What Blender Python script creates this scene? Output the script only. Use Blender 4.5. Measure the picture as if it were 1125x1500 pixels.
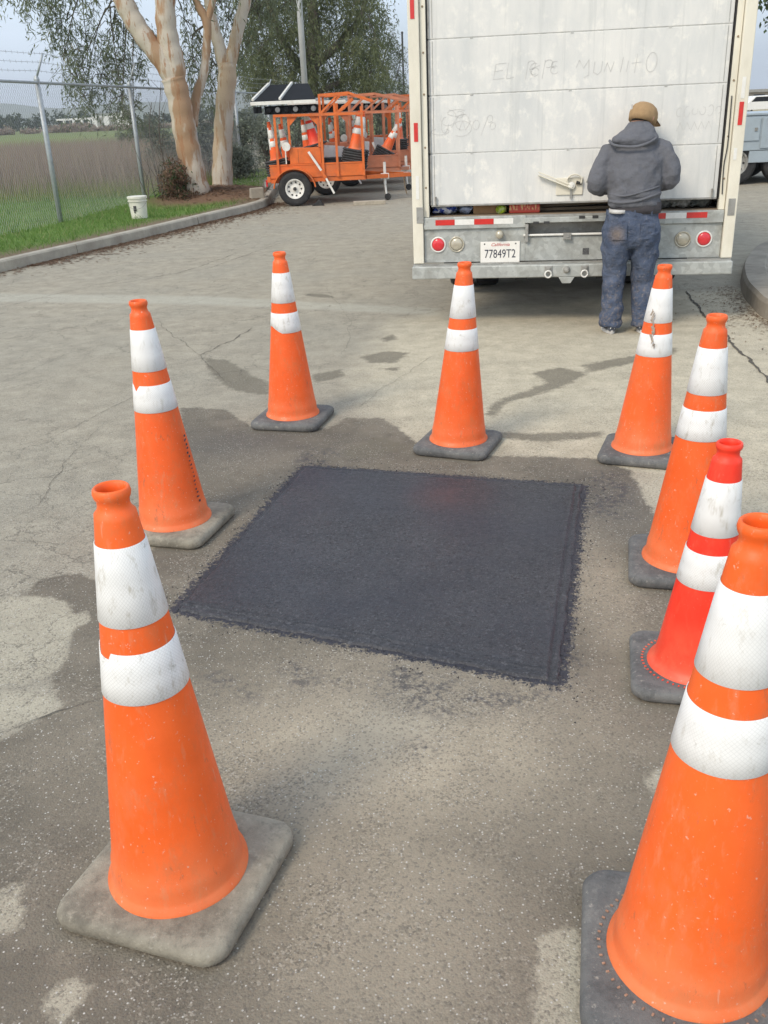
import bpy, bmesh, math, random
import numpy as np
from mathutils import Vector, Matrix, Euler
for o in list(bpy.data.objects): bpy.data.objects.remove(o)
S = bpy.context.scene
COL = S.collection
PI = math.pi
random.seed(7); rng = np.random.default_rng(7)
# ------------------------------------------------------------------ camera
CAMH = 1.63; FPX = 1363.0; CX, CY = 562.5, 750.0
_down = np.array([137.5, 3150.0, FPX]); _down /= np.linalg.norm(_down)
_Y = np.array([0, 0, 1.]) - _down * _down[2]; _Y /= np.linalg.norm(_Y)
_X = np.cross(_down, _Y)
if _X[0] < 0: _X = -_X
_Z = -_down
def at(px, py, z=0.0):                     # photograph pixel -> point at height z
    r = np.array([px - CX, py - CY, FPX]); r = np.array([r @ _X, r @ _Y, r @ _Z])
    return np.array([0, 0, CAMH]) + (z - CAMH) / r[2] * r
def aty(px, py, y):                        # photograph pixel -> point at distance y
    r = np.array([px - CX, py - CY, FPX]); r = np.array([r @ _X, r @ _Y, r @ _Z])
    return np.array([0, 0, CAMH]) + y / r[1] * r
cd = bpy.data.cameras.new("camera"); cam = bpy.data.objects.new("camera", cd); COL.objects.link(cam)
cd.sensor_width = 36; cd.lens = 36 * FPX / 1500; cd.clip_start = 0.05; cd.clip_end = 9000
R = Matrix(((_X[0], -_X[1], -_X[2]), (_Y[0], -_Y[1], -_Y[2]), (_Z[0], -_Z[1], -_Z[2])))
cam.matrix_world = Matrix.Translation((0, 0, CAMH)) @ R.to_4x4()
S.camera = cam
# ------------------------------------------------------------------ light
SUN_EL, SUN_AZ = math.radians(42), math.radians(222)     # compass azimuth, 0 = +Y, clockwise: behind and to the left
w = bpy.data.worlds.new("World"); S.world = w; w.use_nodes = True
nt = w.node_tree; nt.nodes.clear()
out = nt.nodes.new('ShaderNodeOutputWorld'); bg = nt.nodes.new('ShaderNodeBackground'); bg.inputs[1].default_value = 0.10
sky = nt.nodes.new('ShaderNodeTexSky'); sky.sky_type = 'NISHITA'; sky.sun_disc = False
sky.sun_elevation = SUN_EL; sky.sun_rotation = SUN_AZ; sky.air_density = 1.0; sky.dust_density = 2.2; sky.ozone_density = 1.0
tc = nt.nodes.new('ShaderNodeTexCoord'); mp = nt.nodes.new('ShaderNodeMapping'); mp.inputs['Scale'].default_value = (1.2, 1.2, 5.0)
nz = nt.nodes.new('ShaderNodeTexNoise'); nz.inputs['Scale'].default_value = 2.2; nz.inputs['Detail'].default_value = 6; nz.inputs['Roughness'].default_value = .55
cr = nt.nodes.new('ShaderNodeValToRGB'); cr.color_ramp.elements[0].position = .40; cr.color_ramp.elements[0].color = (.62,)*3 + (1,)
cr.color_ramp.elements[1].position = .66; cr.color_ramp.elements[1].color = (.92,)*3 + (1,)
mx = nt.nodes.new('ShaderNodeMix'); mx.data_type = 'RGBA'
mx.inputs[7].default_value = (6.2, 7.15, 8.3, 1)          # thin high overcast
L = nt.links.new
L(tc.outputs['Generated'], mp.inputs[0]); L(mp.outputs[0], nz.inputs['Vector']); L(nz.outputs[0], cr.inputs[0])
L(cr.outputs[0], mx.inputs[0]); L(sky.outputs[0], mx.inputs[6]); L(mx.outputs[2], bg.inputs[0]); L(bg.outputs[0], out.inputs[0])
sd = bpy.data.lights.new("sun", 'SUN'); sd.energy = 1.5; sd.angle = math.radians(18); sd.color = (1, .885, .73)
sun = bpy.data.objects.new("sun", sd); COL.objects.link(sun)
sv = Vector((math.sin(SUN_AZ) * math.cos(SUN_EL), math.cos(SUN_AZ) * math.cos(SUN_EL), math.sin(SUN_EL)))
sun.rotation_euler = sv.to_track_quat('Z', 'Y').to_euler(); sun.location = sv * 30
S.view_settings.view_transform = 'Standard'; S.view_settings.look = 'None'
S.view_settings.exposure = 0.72; S.view_settings.gamma = 1
S.view_settings.use_curve_mapping = False
S.render.engine = 'CYCLES'
S.cycles.max_bounces = 6; S.cycles.diffuse_bounces = 3; S.cycles.glossy_bounces = 2; S.cycles.transmission_bounces = 3; S.cycles.volume_bounces = 0

# ------------------------------------------------------------------ node helpers
class NT:
    def __init__(s, name):
        s.m = bpy.data.materials.new(name); s.m.use_nodes = True; s.t = s.m.node_tree; s.t.nodes.clear()
        s.out = s.t.nodes.new('ShaderNodeOutputMaterial'); s.b = s.t.nodes.new('ShaderNodeBsdfPrincipled')
        s.t.links.new(s.b.outputs[0], s.out.inputs[0])
    def n(s, k, **kw):
        x = s.t.nodes.new('ShaderNode' + k)
        for a, v in kw.items(): setattr(x, a, v)
        return x
    def put(s, sock, v):
        if isinstance(v, bpy.types.NodeSocket): s.t.links.new(v, sock)
        elif v is not None:
            if isinstance(v, (tuple, list)) and len(v) == 3 and sock.type == 'RGBA': v = (*v, 1)
            sock.default_value = v
    def obj(s, rnd=False):
        tc = s.n('TexCoord').outputs['Object']
        if rnd:
            oi = s.n('ObjectInfo').outputs['Random']; mu = s.math('MULTIPLY', oi, 37.0)
            cx = s.n('CombineXYZ'); s.put(cx.inputs[0], mu); s.put(cx.inputs[1], mu)
            va = s.n('VectorMath', operation='ADD'); s.put(va.inputs[0], tc); s.put(va.inputs[1], cx.outputs[0]); return va.outputs[0]
        return tc
    def pos(s): return s.n('NewGeometry').outputs['Position']
    def map(s, v, scale=(1, 1, 1), loc=(0, 0, 0)):
        m = s.n('Mapping'); s.put(m.inputs[0], v); m.inputs['Scale'].default_value = scale; m.inputs['Location'].default_value = loc; return m.outputs[0]
    def noise(s, v, scale, detail=4, rough=.55, col=False):
        x = s.n('TexNoise'); s.put(x.inputs['Vector'], v); x.inputs['Scale'].default_value = scale
        x.inputs['Detail'].default_value = detail; x.inputs['Roughness'].default_value = rough
        return x.outputs[1] if col else x.outputs[0]
    def voro(s, v, scale, feature='F1', out=0, rand=1.0):
        x = s.n('TexVoronoi', feature=feature); s.put(x.inputs['Vector'], v); x.inputs['Scale'].default_value = scale
        x.inputs['Randomness'].default_value = rand; return x.outputs[out]
    def math(s, op, a, b=None, clamp=False):
        x = s.n('Math', operation=op, use_clamp=clamp); s.put(x.inputs[0], a)
        if b is not None: s.put(x.inputs[1], b)
        return x.outputs[0]
    def ramp(s, v, a, b, lo=0.0, hi=1.0):
        x = s.n('MapRange'); s.put(x.inputs[0], v); x.inputs[1].default_value = a; x.inputs[2].default_value = b
        x.inputs[3].default_value = lo; x.inputs[4].default_value = hi; return x.outputs[0]
    def mix(s, f, a, b):
        x = s.n('Mix', data_type='RGBA'); s.put(x.inputs[0], f); s.put(x.inputs[6], a); s.put(x.inputs[7], b); return x.outputs[2]
    def attr(s, name):
        x = s.n('Attribute', attribute_name=name); return x.outputs['Fac']
    def sep(s, v):
        x = s.n('SeparateXYZ'); s.put(x.inputs[0], v); return x.outputs
    def fin(s, col, rough=.7, metal=0.0, bump=None, bstr=.3, bdist=.01, spec=None):
        s.put(s.b.inputs['Base Color'], col); s.put(s.b.inputs['Roughness'], rough); s.put(s.b.inputs['Metallic'], metal)
        if spec is not None: s.b.inputs['Specular IOR Level'].default_value = spec
        if bump is not None:
            bp = s.n('Bump'); bp.inputs['Strength'].default_value = bstr; bp.inputs['Distance'].default_value = bdist
            s.put(bp.inputs['Height'], bump); s.t.links.new(bp.outputs[0], s.b.inputs['Normal'])
        return s.m
def simple(name, c, rough=.6, metal=0.0, var=.25, scale=12, dirt=None, damt=.5, bstr=.15, bscale=60, rnd=True, stretch=(1, 1, 1), spec=None):
    k = NT(name); v = k.obj(rnd); v = k.map(v, stretch)
    n1 = k.noise(v, scale, 5, .6)
    col = k.mix(k.ramp(n1, .3, .7), tuple(x * (1 - var) for x in c), tuple(min(1, x * (1 + var * .6)) for x in c))
    if dirt:
        n2 = k.noise(v, scale * .45, 8, .68)
        col = k.mix(k.ramp(n2, .5, .72, 0, damt), col, dirt)
    return k.fin(col, rough, metal, k.noise(v, bscale, 4, .6), bstr, .004, spec)

# ------------------------------------------------------------------ mesh helpers
class MB:
    def __init__(s): s.v = []; s.f = []; s.m = []; s.cur = 0
    def add(s, vs, fs):
        b = len(s.v); s.v += [tuple(map(float, p)) for p in vs]; s.f += [tuple(b + i for i in f) for f in fs]; s.m += [s.cur] * len(fs); return s
    def box(s, c, d, rot=None, bev=0):
        hx, hy, hz = d[0] / 2, d[1] / 2, d[2] / 2
        P = [Vector((x, y, z)) for x in (-hx, hx) for y in (-hy, hy) for z in (-hz, hz)]
        if rot is not None:
            M = Euler(rot).to_matrix() if not isinstance(rot, Matrix) else rot
            P = [M @ p for p in P]
        P = [p + Vector(c) for p in P]
        return s.add(P, [(0, 1, 3, 2), (4, 6, 7, 5), (0, 4, 5, 1), (2, 3, 7, 6), (0, 2, 6, 4), (1, 5, 7, 3)])
    def bx(s, x0, x1, y0, y1, z0, z1): return s.box(((x0 + x1) / 2, (y0 + y1) / 2, (z0 + z1) / 2), (x1 - x0, y1 - y0, z1 - z0))
    def bar(s, p, q, wd, h=None):      # square bar
        return s.tube([p, q], [wd / 2 * 1.414, wd / 2 * 1.414], 4, cap=True, sq=h / wd if h else 1)
    def tube(s, pts, rad, n=10, cap=True, sq=1.0, phase=None):
        pts = [Vector(p) for p in pts]
        if not hasattr(rad, '__len__'): rad = [rad] * len(pts)
        rings = []; up = None
        for i, p in enumerate(pts):
            t = (pts[min(i + 1, len(pts) - 1)] - pts[max(i - 1, 0)]).normalized()
            if up is None:
                up = Vector((0, 0, 1)) if abs(t.z) < .95 else Vector((0, 1, 0))
            a = t.cross(up).normalized(); b = a.cross(t).normalized(); up = b
            ph = PI / 4 if n == 4 else 0
            r = rad[i]; ra, rb = (r if hasattr(r, '__len__') else (r, r * sq))
            rings.append([p + a * (math.cos(2 * PI * k / n + ph) * ra) + b * (math.sin(2 * PI * k / n + ph) * rb) for k in range(n)])
        vs = [q for r_ in rings for q in r_]; fs = []
        for i in range(len(rings) - 1):
            for k in range(n):
                fs.append((i * n + k, i * n + (k + 1) % n, (i + 1) * n + (k + 1) % n, (i + 1) * n + k))
        if cap: fs.append(tuple(reversed(range(n)))); fs.append(tuple(range((len(rings) - 1) * n, len(rings) * n)))
        return s.add(vs, fs)
    def lathe(s, prof, n=32, c=(0, 0, 0), axis='Z', capb=False):
        vs = []; fs = []
        for r, z in prof:
            for k in range(n):
                a = 2 * PI * k / n
                p = (math.cos(a) * r, math.sin(a) * r, z)
                if axis == 'Y': p = (p[0], p[2], p[1])
                if axis == 'X': p = (p[2], p[0], p[1])
                vs.append((p[0] + c[0], p[1] + c[1], p[2] + c[2]))
        for i in range(len(prof) - 1):
            for k in range(n): fs.append((i * n + k, i * n + (k + 1) % n, (i + 1) * n + (k + 1) % n, (i + 1) * n + k))
        if capb: fs.append(tuple(range(n))); fs.append(tuple(range((len(prof) - 1) * n, len(prof) * n)))
        return s.add(vs, fs)
    def prism(s, poly, z0, z1):
        n = len(poly)
        return s.add([(x, y, z0) for x, y in poly] + [(x, y, z1) for x, y in poly],
                     [tuple(reversed(range(n))), tuple(range(n, 2 * n))] + [(i, (i + 1) % n, n + (i + 1) % n, n + i) for i in range(n)])
    def loft(s, secs, n=24, cap=True):   # secs: (cx, cy, z, rx, ry[, power])
        vs = []
        for q in secs:
            cx, cy, z, rx, ry = q[:5]; pw = q[5] if len(q) > 5 else 1.0
            for k in range(n):
                a = 2 * PI * k / n; ca, sa = math.cos(a), math.sin(a)
                vs.append((cx + math.copysign(abs(ca) ** pw, ca) * rx, cy + math.copysign(abs(sa) ** pw, sa) * ry, z))
        fs = [(i * n + k, i * n + (k + 1) % n, (i + 1) * n + (k + 1) % n, (i + 1) * n + k) for i in range(len(secs) - 1) for k in range(n)]
        if cap: fs.append(tuple(reversed(range(n)))); fs.append(tuple(range((len(secs) - 1) * n, len(secs) * n)))
        return s.add(vs, fs)
    def xf(s, M):
        s.v = [tuple(M @ Vector(p)) for p in s.v]; return s
    def build(s, name, mat, parent=None, smooth=False, bevel=0, seg=2, fix=True, loc=None, rot=None):
        me = bpy.data.meshes.new(name); me.from_pydata(s.v, [], s.f)
        for m_ in (mat if isinstance(mat, list) else [mat]): me.materials.append(m_)
        if isinstance(mat, list): me.polygons.foreach_set('material_index', s.m)
        if fix:
            b = bmesh.new(); b.from_mesh(me); bmesh.ops.recalc_face_normals(b, faces=b.faces); b.to_mesh(me); b.free()
        if smooth: me.polygons.foreach_set('use_smooth', [True] * len(me.polygons))
        o = bpy.data.objects.new(name, me); COL.objects.link(o)
        if parent: o.parent = parent
        if loc: o.location = loc
        if rot: o.rotation_euler = rot
        if bevel:
            bm_ = o.modifiers.new('bevel', 'BEVEL'); bm_.width = bevel; bm_.segments = seg; bm_.limit_method = 'ANGLE'; bm_.angle_limit = .6
            bm_.harden_normals = False
        return o
def npmesh(name, V, F, mat, parent=None, attrs=None, smooth=False):
    me = bpy.data.meshes.new(name); V = np.asarray(V, np.float32); F = np.asarray(F, np.int32)
    me.vertices.add(len(V)); me.vertices.foreach_set('co', V.ravel())
    k = F.shape[1]; me.loops.add(F.size); me.loops.foreach_set('vertex_index', F.ravel())
    me.polygons.add(len(F)); me.polygons.foreach_set('loop_start', np.arange(0, F.size, k, dtype=np.int32))
    me.update(calc_edges=True)
    for a, d in (attrs or {}).items():
        at_ = me.attributes.new(a, 'FLOAT', 'POINT'); at_.data.foreach_set('value', np.asarray(d, np.float32))
    if smooth: me.polygons.foreach_set('use_smooth', np.ones(len(F), bool))
    me.materials.append(mat)
    o = bpy.data.objects.new(name, me); COL.objects.link(o)
    if parent: o.parent = parent
    return o
def empty(name, loc=(0, 0, 0), rz=0.0, rot=None):
    o = bpy.data.objects.new(name, None); COL.objects.link(o); o.location = loc
    o.rotation_euler = rot if rot else (0, 0, rz); o.empty_display_size = .2; return o
def tag(o, label=None, cat=None, group=None, kind=None):
    for k, v in (('label', label), ('category', cat), ('group', group), ('kind', kind)):
        if v: o[k] = v
    return o
KIDS = {}
def copy_tree(o, parent=None):
    c = o.copy(); COL.objects.link(c)
    if parent: c.parent = parent
    for ch in list(o.children): copy_tree(ch, c)
    return c
def catmull(P, n=6):
    P = [Vector(p) for p in P]; Q = [P[0]] + P + [P[-1]]; out = []
    for i in range(1, len(Q) - 2):
        for k in range(n):
            t = k / n; a, b, c, d = Q[i - 1], Q[i], Q[i + 1], Q[i + 2]
            out.append(.5 * ((2 * b) + (c - a) * t + (2 * a - 5 * b + 4 * c - d) * t * t + (3 * b - a - 3 * c + d) * t ** 3))
    out.append(P[-1]); return out

# ================================================================== GROUND
def segd(X, Y, a, b):
    dx, dy = b[0] - a[0], b[1] - a[1]; t = np.clip(((X - a[0]) * dx + (Y - a[1]) * dy) / (dx * dx + dy * dy + 1e-12), 0, 1)
    return np.hypot(X - a[0] - t * dx, Y - a[1] - t * dy)
def sdf(X, Y, poly):                      # positive inside
    d = np.full(X.shape, 1e9); ins = np.zeros(X.shape, bool); n = len(poly)
    for i in range(n):
        a, b = poly[i], poly[(i + 1) % n]; d = np.minimum(d, segd(X, Y, a, b))
        c = ((a[1] > Y) != (b[1] > Y)) & (X < (b[0] - a[0]) * (Y - a[1]) / (b[1] - a[1] + 1e-12) + a[0]); ins ^= c
    return np.where(ins, d, -d)
def G(*pp): return [tuple(at(*p)[:2]) for p in pp]
xs = np.concatenate([np.linspace(-60, -7, 14), np.arange(-6, 6.001, .035), np.linspace(7, 60, 14)])
ys = np.concatenate([np.linspace(-8, .3, 6), np.arange(.5, 12.5, .035), np.linspace(13, 50, 38)])
GX, GY = np.meshgrid(xs, ys); nx, ny = len(xs), len(ys)
PATCH = [(-.39, 4.39), (.92, 3.97), (.51, 2.39), (-.77, 2.96)]
damp = G((265, 597), (330, 600), (365, 625), (480, 628), (505, 612), (560, 612), (600, 640), (640, 668), (720, 668), (800, 668), (870, 672), (925, 690), (950, 740), (975, 770), (1125, 800),
         (1500, 1000), (1500, 2400), (-900, 2400), (-500, 1400), (0, 1085), (90, 1040), (70, 990), (100, 960), (105, 905), (60, 880), (30, 872), (60, 850), (115, 838), (150, 852), (230, 800), (260, 700))
light = [G((-60, 880), (60, 872), (95, 880), (112, 905), (88, 985), (40, 1000), (-60, 1010)), G((-40, 1018), (40, 1012), (80, 1018), (75, 1045), (20, 1060), (-40, 1085)),
         G((785, 1370), (850, 1360), (870, 1500), (850, 1700), (780, 1560)), G((935, 1135), (985, 1120), (990, 1160), (955, 1165)),
         G((60, 1470), (110, 1420), (140, 1440), (90, 1520)), G((-20, 1310), (30, 1290), (40, 1350), (0, 1370)), G((80, 905), (125, 895), (135, 908), (95, 925))]
stain = [G((298, 524), (335, 528), (372, 552), (395, 560), (395, 579), (340, 572), (312, 552)), G((457, 549), (500, 541), (502, 551), (462, 562)),
         G((530, 523), (565, 514), (602, 517), (580, 531), (540, 532)), G((556, 496), (575, 490), (582, 497), (565, 501)), G((548, 540), (585, 538), (580, 543)),
         G((778, 546), (815, 538), (862, 546), (838, 560), (815, 570), (785, 578), (740, 592), (722, 612), (708, 608), (730, 586), (775, 572), (800, 560)),
         G((852, 535), (935, 520), (990, 508), (990, 518), (900, 538), (868, 545)), G((715, 633), (775, 634), (880, 632), (880, 640), (800, 648), (720, 640)),
         G((445, 430), (478, 431), (490, 437), (452, 434)), G((500, 660), (560, 640), (600, 655), (560, 668), (510, 672))]
band = G((-400, 420), (0, 430), (300, 434), (640, 452), (640, 462), (300, 446), (0, 442), (-400, 436))
slab = G((575, 470), (700, 452), (1010, 428), (1100, 425), (1300, 420), (1900, 700), (1300, 900), (1000, 800), (930, 700), (560, 640), (520, 560))
tarp = sdf(GX, GY, PATCH)
# loose bitumen smears around the patch
smear = [G((560, 975), (600, 970), (700, 1010), (800, 1010), (815, 1030), (640, 1050), (560, 1030)), G((820, 960), (850, 950), (850, 990), (825, 1010)), G((410, 975), (450, 965), (470, 1000), (430, 1015)),
         G((470, 990), (530, 985), (570, 1020), (500, 1010)), G((860, 690), (920, 690), (930, 760), (870, 760)), G((440, 655), (500, 660), (480, 690), (430, 690)), G((300, 980), (370, 1000), (380, 1030), (310, 1010)),
         G((590, 1090), (650, 1085), (655, 1105), (600, 1105))]
def smx(polys): return np.max([sdf(GX, GY, p) for p in polys], axis=0)
c_ = at(560, 1085); tan = np.exp(-(((GX - c_[0]) / .62) ** 2 + ((GY - c_[1]) / .40) ** 2)); c_ = at(560, 1330); tan = np.maximum(tan, .62 * np.exp(-(((GX - c_[0]) / .30) ** 2 + ((GY - c_[1]) / .40) ** 2))); c_ = at(880, 850); tan = np.maximum(tan, .6 * np.exp(-(((GX - c_[0]) / .18) ** 2 + ((GY - c_[1]) / .6) ** 2)))
c_ = at(350, 650); dk = np.exp(-(((GX - c_[0]) / .45) ** 2 + ((GY - c_[1]) / .28) ** 2))
c_ = at(900, 740); dk = np.maximum(dk, .9 * np.exp(-(((GX - c_[0]) / .22) ** 2 + ((GY - c_[1]) / .45) ** 2)))
def zroad(X, Y): return 0.006 * np.sin(X * 1.3 + .5) * np.sin(Y * .9) * np.clip((Y - 5) / 5, 0, 1)
gz = 0 * GX
V = np.stack([GX, GY, gz], -1).reshape(-1, 3)
idx = np.arange(nx * ny).reshape(ny, nx)
F = np.stack([idx[:-1, :-1], idx[:-1, 1:], idx[1:, 1:], idx[1:, :-1]], -1).reshape(-1, 4)

k = NT('worn_asphalt'); P = k.pos()
n_big = k.noise(P, .9, 6, .6); n_mid = k.noise(P, 6, 7, .65); n_fine = k.noise(P, 90, 4, .7); n_edge = k.noise(P, 7, 6, .7); n_edge2 = k.noise(P, 28, 5, .7)
edge = k.math('ADD', k.math('MULTIPLY', k.math('SUBTRACT', n_edge, .5), .28), k.math('MULTIPLY', k.math('SUBTRACT', n_edge2, .5), .10))
def mask(name, amp=1.0, soft=.02, off=0.0):
    return k.ramp(k.math('ADD', k.attr(name), k.math('MULTIPLY', edge, amp)), off - soft, off + soft)
base = k.mix(k.ramp(n_mid, .32, .68), (0.294, 0.262, 0.203), (0.430, 0.388, 0.302))
base = k.mix(k.ramp(n_big, .4, .65, 0, .45), base, (0.320, 0.302, 0.248))
slabm = mask('slab', 1.3, .16)
base = k.mix(slabm, base, k.mix(k.ramp(n_mid, .35, .65), (0.463, 0.412, 0.307), (0.589, 0.526, 0.396)))
base = k.mix(k.math('MULTIPLY', mask('band', .45, .06), .5), base, (0.491, 0.477, 0.399))
dampm = mask('damp', .36, .012)
dcol = k.mix(k.ramp(n_mid, .3, .7), (.100, .088, .069), (.180, .157, .121))
dcol = k.mix(k.ramp(n_big, .35, .7, 0, .5), dcol, (0.245, 0.211, 0.160))
dcol = k.mix(k.math('MULTIPLY', k.attr('tan'), k.ramp(n_edge, .25, .6, .5, 1)), dcol, (0.50, 0.43, 0.32))
dcol = k.mix(k.ramp(k.noise(k.map(P, (1, 1, 1), (2, 5, 0)), 1.7, 7, .62), .50, .56, 0, .30), dcol, (.30, .26, .20))
dcol = k.mix(k.math('MULTIPLY', k.attr('dk'), .75), dcol, (0.112, 0.104, 0.092))
base = k.mix(dampm, base, dcol)
base = k.mix(k.math('MULTIPLY', k.math('MULTIPLY', mask('stain', .42, .018), .85), k.ramp(n_mid, .2, .6, .7, 1)), base, (0.158, 0.140, 0.103))
base = k.mix(k.math('MULTIPLY', mask('light', .30, .010), .9), base, k.mix(n_mid, (0.369, 0.332, 0.254), (0.491, 0.451, 0.351)))
# aggregate: stones of several tones
vs_ = k.voro(P, 170, 'F1', 1); sx = k.sep(vs_)
sd_ = k.voro(P, 170, 'F1', 0)
near = k.ramp(k.sep(P)[1], 3.0, 9.0, 1, .35)
base = k.mix(k.math('MULTIPLY', k.ramp(sx[0], .90, .95), k.math('MULTIPLY', k.ramp(sd_, .45, .3), near)), base, (.56, .54, .49))
base = k.mix(k.math('MULTIPLY', k.ramp(sx[1], .74, .95, 0, .55), near), base, (.125, .112, .095))
base = k.mix(k.math('MULTIPLY', k.ramp(n_fine, .56, .75, 0, .40), near), base, (.15, .136, .115))
vs2 = k.voro(P, 55, 'F1', 1); sx2 = k.sep(vs2); sd2 = k.voro(P, 55, 'F1', 0); patchy = k.ramp(k.noise(P, 2.6, 5, .65), .42, .66, .15, 1)
base = k.mix(k.math('MULTIPLY', k.math('MULTIPLY', k.ramp(sx2[0], .945, .955), patchy), k.ramp(sd2, .20, .10)), base, (.56, .52, .45))
gp = k.ramp(k.noise(k.map(P, (1, 1, 1), (4, 7, 0)), 3.5, 6, .7), .45, .62); gv = k.sep(k.voro(P, 190, 'F1', 1)); base = k.mix(k.math('MULTIPLY', k.math('MULTIPLY', k.ramp(gv[0], .5, .95, 0, .6), gp), near), base, (.085, .075, .06)); base = k.mix(k.math('MULTIPLY', k.math('MULTIPLY', k.ramp(gv[1], .86, .94, 0, .55), gp), near), base, (.46, .42, .35))
base = k.mix(k.ramp(k.noise(P, 14, 8, .78), .35, .75, 0, .24), base, (.13, .115, .092))
# fine crack network in the old asphalt on the left
dist = k.n('VectorMath', operation='ADD'); k.put(dist.inputs[0], P)
dn = k.noise(P, 3.0, 5, .7, True); sc_ = k.n('VectorMath', operation='SCALE'); k.put(sc_.inputs[0], dn); sc_.inputs['Scale'].default_value = .35
k.put(dist.inputs[1], sc_.outputs[0])
crk = k.voro(dist.outputs[0], 2.3, 'DISTANCE_TO_EDGE'); crk2 = k.voro(dist.outputs[0], 6.5, 'DISTANCE_TO_EDGE')
notslab = k.math('SUBTRACT', 1.0, slabm); cm = k.math('MULTIPLY', notslab, k.math('SUBTRACT', 1.0, dampm, True))
c1 = k.math('MULTIPLY', k.ramp(crk, .003, .011, .45, 0), k.ramp(k.noise(P, .8, 3), .40, .56))
c2 = k.math('MULTIPLY', k.ramp(crk2, .008, .03, .28, 0), k.ramp(k.noise(k.map(P, (1, 1, 1), (9, 3, 0)), 1.5, 4), .50, .62))
crm = k.math('MULTIPLY', k.math('MAXIMUM', c1, c2), cm)
base = k.mix(crm, base, (.055, .05, .042))
# bitumen crumbs and smears round the fresh patch
td = k.attr('tar'); tn = k.noise(P, 38, 6, .78); tn2 = k.noise(P, 120, 3, .7)
t1 = k.ramp(k.math('ADD', td, k.math('MULTIPLY', k.math('SUBTRACT', k.math('ADD', tn, k.math('MULTIPLY', tn2, .35)), .675), .20)), -.032, -.018)
t2 = k.math('MULTIPLY', k.ramp(td, -.24, -.03), k.ramp(k.math('ADD', k.math('MULTIPLY', tn2, .6), k.math('MULTIPLY', n_edge2, .4)), .60, .64))
sm = k.math('MULTIPLY', k.ramp(k.attr('smear'), -.04, .04), k.ramp(k.math('ADD', k.math('MULTIPLY', tn, .6), k.math('MULTIPLY', n_edge, .4)), .485, .56))
tm = k.math('MAXIMUM', k.math('MAXIMUM', t1, k.math('MULTIPLY', t2, .8)), k.math('MULTIPLY', sm, .72))
base = k.mix(tm, base, (.042, .042, .052))
hgt = k.math('ADD', k.math('MULTIPLY', n_fine, .6), k.math('ADD', k.math('MULTIPLY', k.noise(P, 260, 3, .7), .5), k.math('MULTIPLY', sd_, -.5)))
hgt = k.math('SUBTRACT', hgt, k.math('MULTIPLY', crm, 1.5))
M_road = k.fin(base, k.ramp(tm, 0, 1, .88, .6), 0, hgt, .55, .006, .3)
road = npmesh('asphalt_road', V, F, M_road, None, dict(damp=sdf(GX, GY, damp).ravel(), light=smx(light).ravel(), stain=smx(stain).ravel(), band=sdf(GX, GY, band).ravel(),
       slab=sdf(GX, GY, slab).ravel(), tar=tarp.ravel(), smear=smx(smear).ravel(), tan=tan.ravel(), dk=dk.ravel()))
tag(road, 'worn grey asphalt road with damp patches and fine cracks', kind='structure')

# far field sheet, below the road
k = NT('field_grass'); P = k.pos(); n1 = k.noise(P, .25, 6, .7); n2 = k.noise(P, 3, 6, .7); n3 = k.noise(P, 40, 3, .7)
c = k.mix(k.ramp(n2, .3, .7), (.14, .185, .065), (.22, .255, .11)); c = k.mix(k.ramp(n3, .4, .75, 0, .5), c, (.20, .20, .08))
yy = k.math('ADD', k.sep(P)[1], k.math('MULTIPLY', k.math('SUBTRACT', n1, .5), 14))
dry = k.mix(n2, (.25, .215, .155), (.36, .315, .23))
c = k.mix(k.math('MULTIPLY', k.ramp(yy, 24, 27), k.ramp(yy, 66, 72, 1, 0)), c, dry)
c = k.mix(k.ramp(yy, 130, 170, 0, .6), c, (.17, .19, .09))
M_field = k.fin(c, .95, 0, n3, .5, .03, .1)
fx = np.array([-3200, -1200, -400, -120, -60, -30, -15, 0, 15, 40, 120, 400, 1200, 3200.]); fy = np.array([-100, 0, 20, 40, 80, 150, 300, 700, 1500, 3300.])
FX, FY = np.meshgrid(fx, fy); ii = np.arange(FX.size).reshape(FX.shape)
fo = npmesh('field', np.stack([FX, FY, FX * 0 - .03], -1).reshape(-1, 3), np.stack([ii[:-1, :-1], ii[:-1, 1:], ii[1:, 1:], ii[1:, :-1]], -1).reshape(-1, 4), M_field)
tag(fo, 'flat field of green and dry grass out to the horizon', kind='structure')

# grass verge left of the kerb
KERB = [(-8.2, 1.0), (-6.95, 4.8), (-5.7, 8.2), (-4.52, 11.56), (-3.48, 14.3), (-2.72, 16.5), (-2.15, 18.1), (-1.98, 19.2), (-2.05, 20.6), (-2.2, 26), (-2.4, 36), (-2.6, 60)]
KC = [Vector((x, y, 0)) for x, y in KERB]; KS = catmull(KC, 5)
def kerb_x(y):
    for a, b in zip(KS[:-1], KS[1:]):
        if a.y <= y <= b.y: return a.x + (b.x - a.x) * (y - a.y) / (b.y - a.y)
    return KS[-1].x if y > KS[-1].y else KS[0].x
mb = MB(); ys_ = np.concatenate([np.arange(2, 30, .5), np.arange(30, 60.1, 3)]); offs = [0.14, .35, .7, 1.2, 2, 3.2, 5, 8, 13, 22, 40]
def verge_z(x, y):
    d = kerb_x(y) - x
    h = .115 + .02 * math.sin(x * 2.1 + y) * min(1, d) + .03 * math.sin(y * .7 + x * .4) * min(1, d / 2)
    for (tx, ty, r_) in ((-3.5, 19.9, .9), (-3.1, 21.4, .9)):
        q = math.hypot(x - tx, y - ty); h += .13 * math.exp(-(q / r_) ** 2)
    if d > 14: h -= (d - 14) / 26 * .135
    return h
for y in ys_:
    for d in offs: x = kerb_x(y) - d; mb.v.append((x, y, verge_z(x, y)))
no = len(offs)
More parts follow.
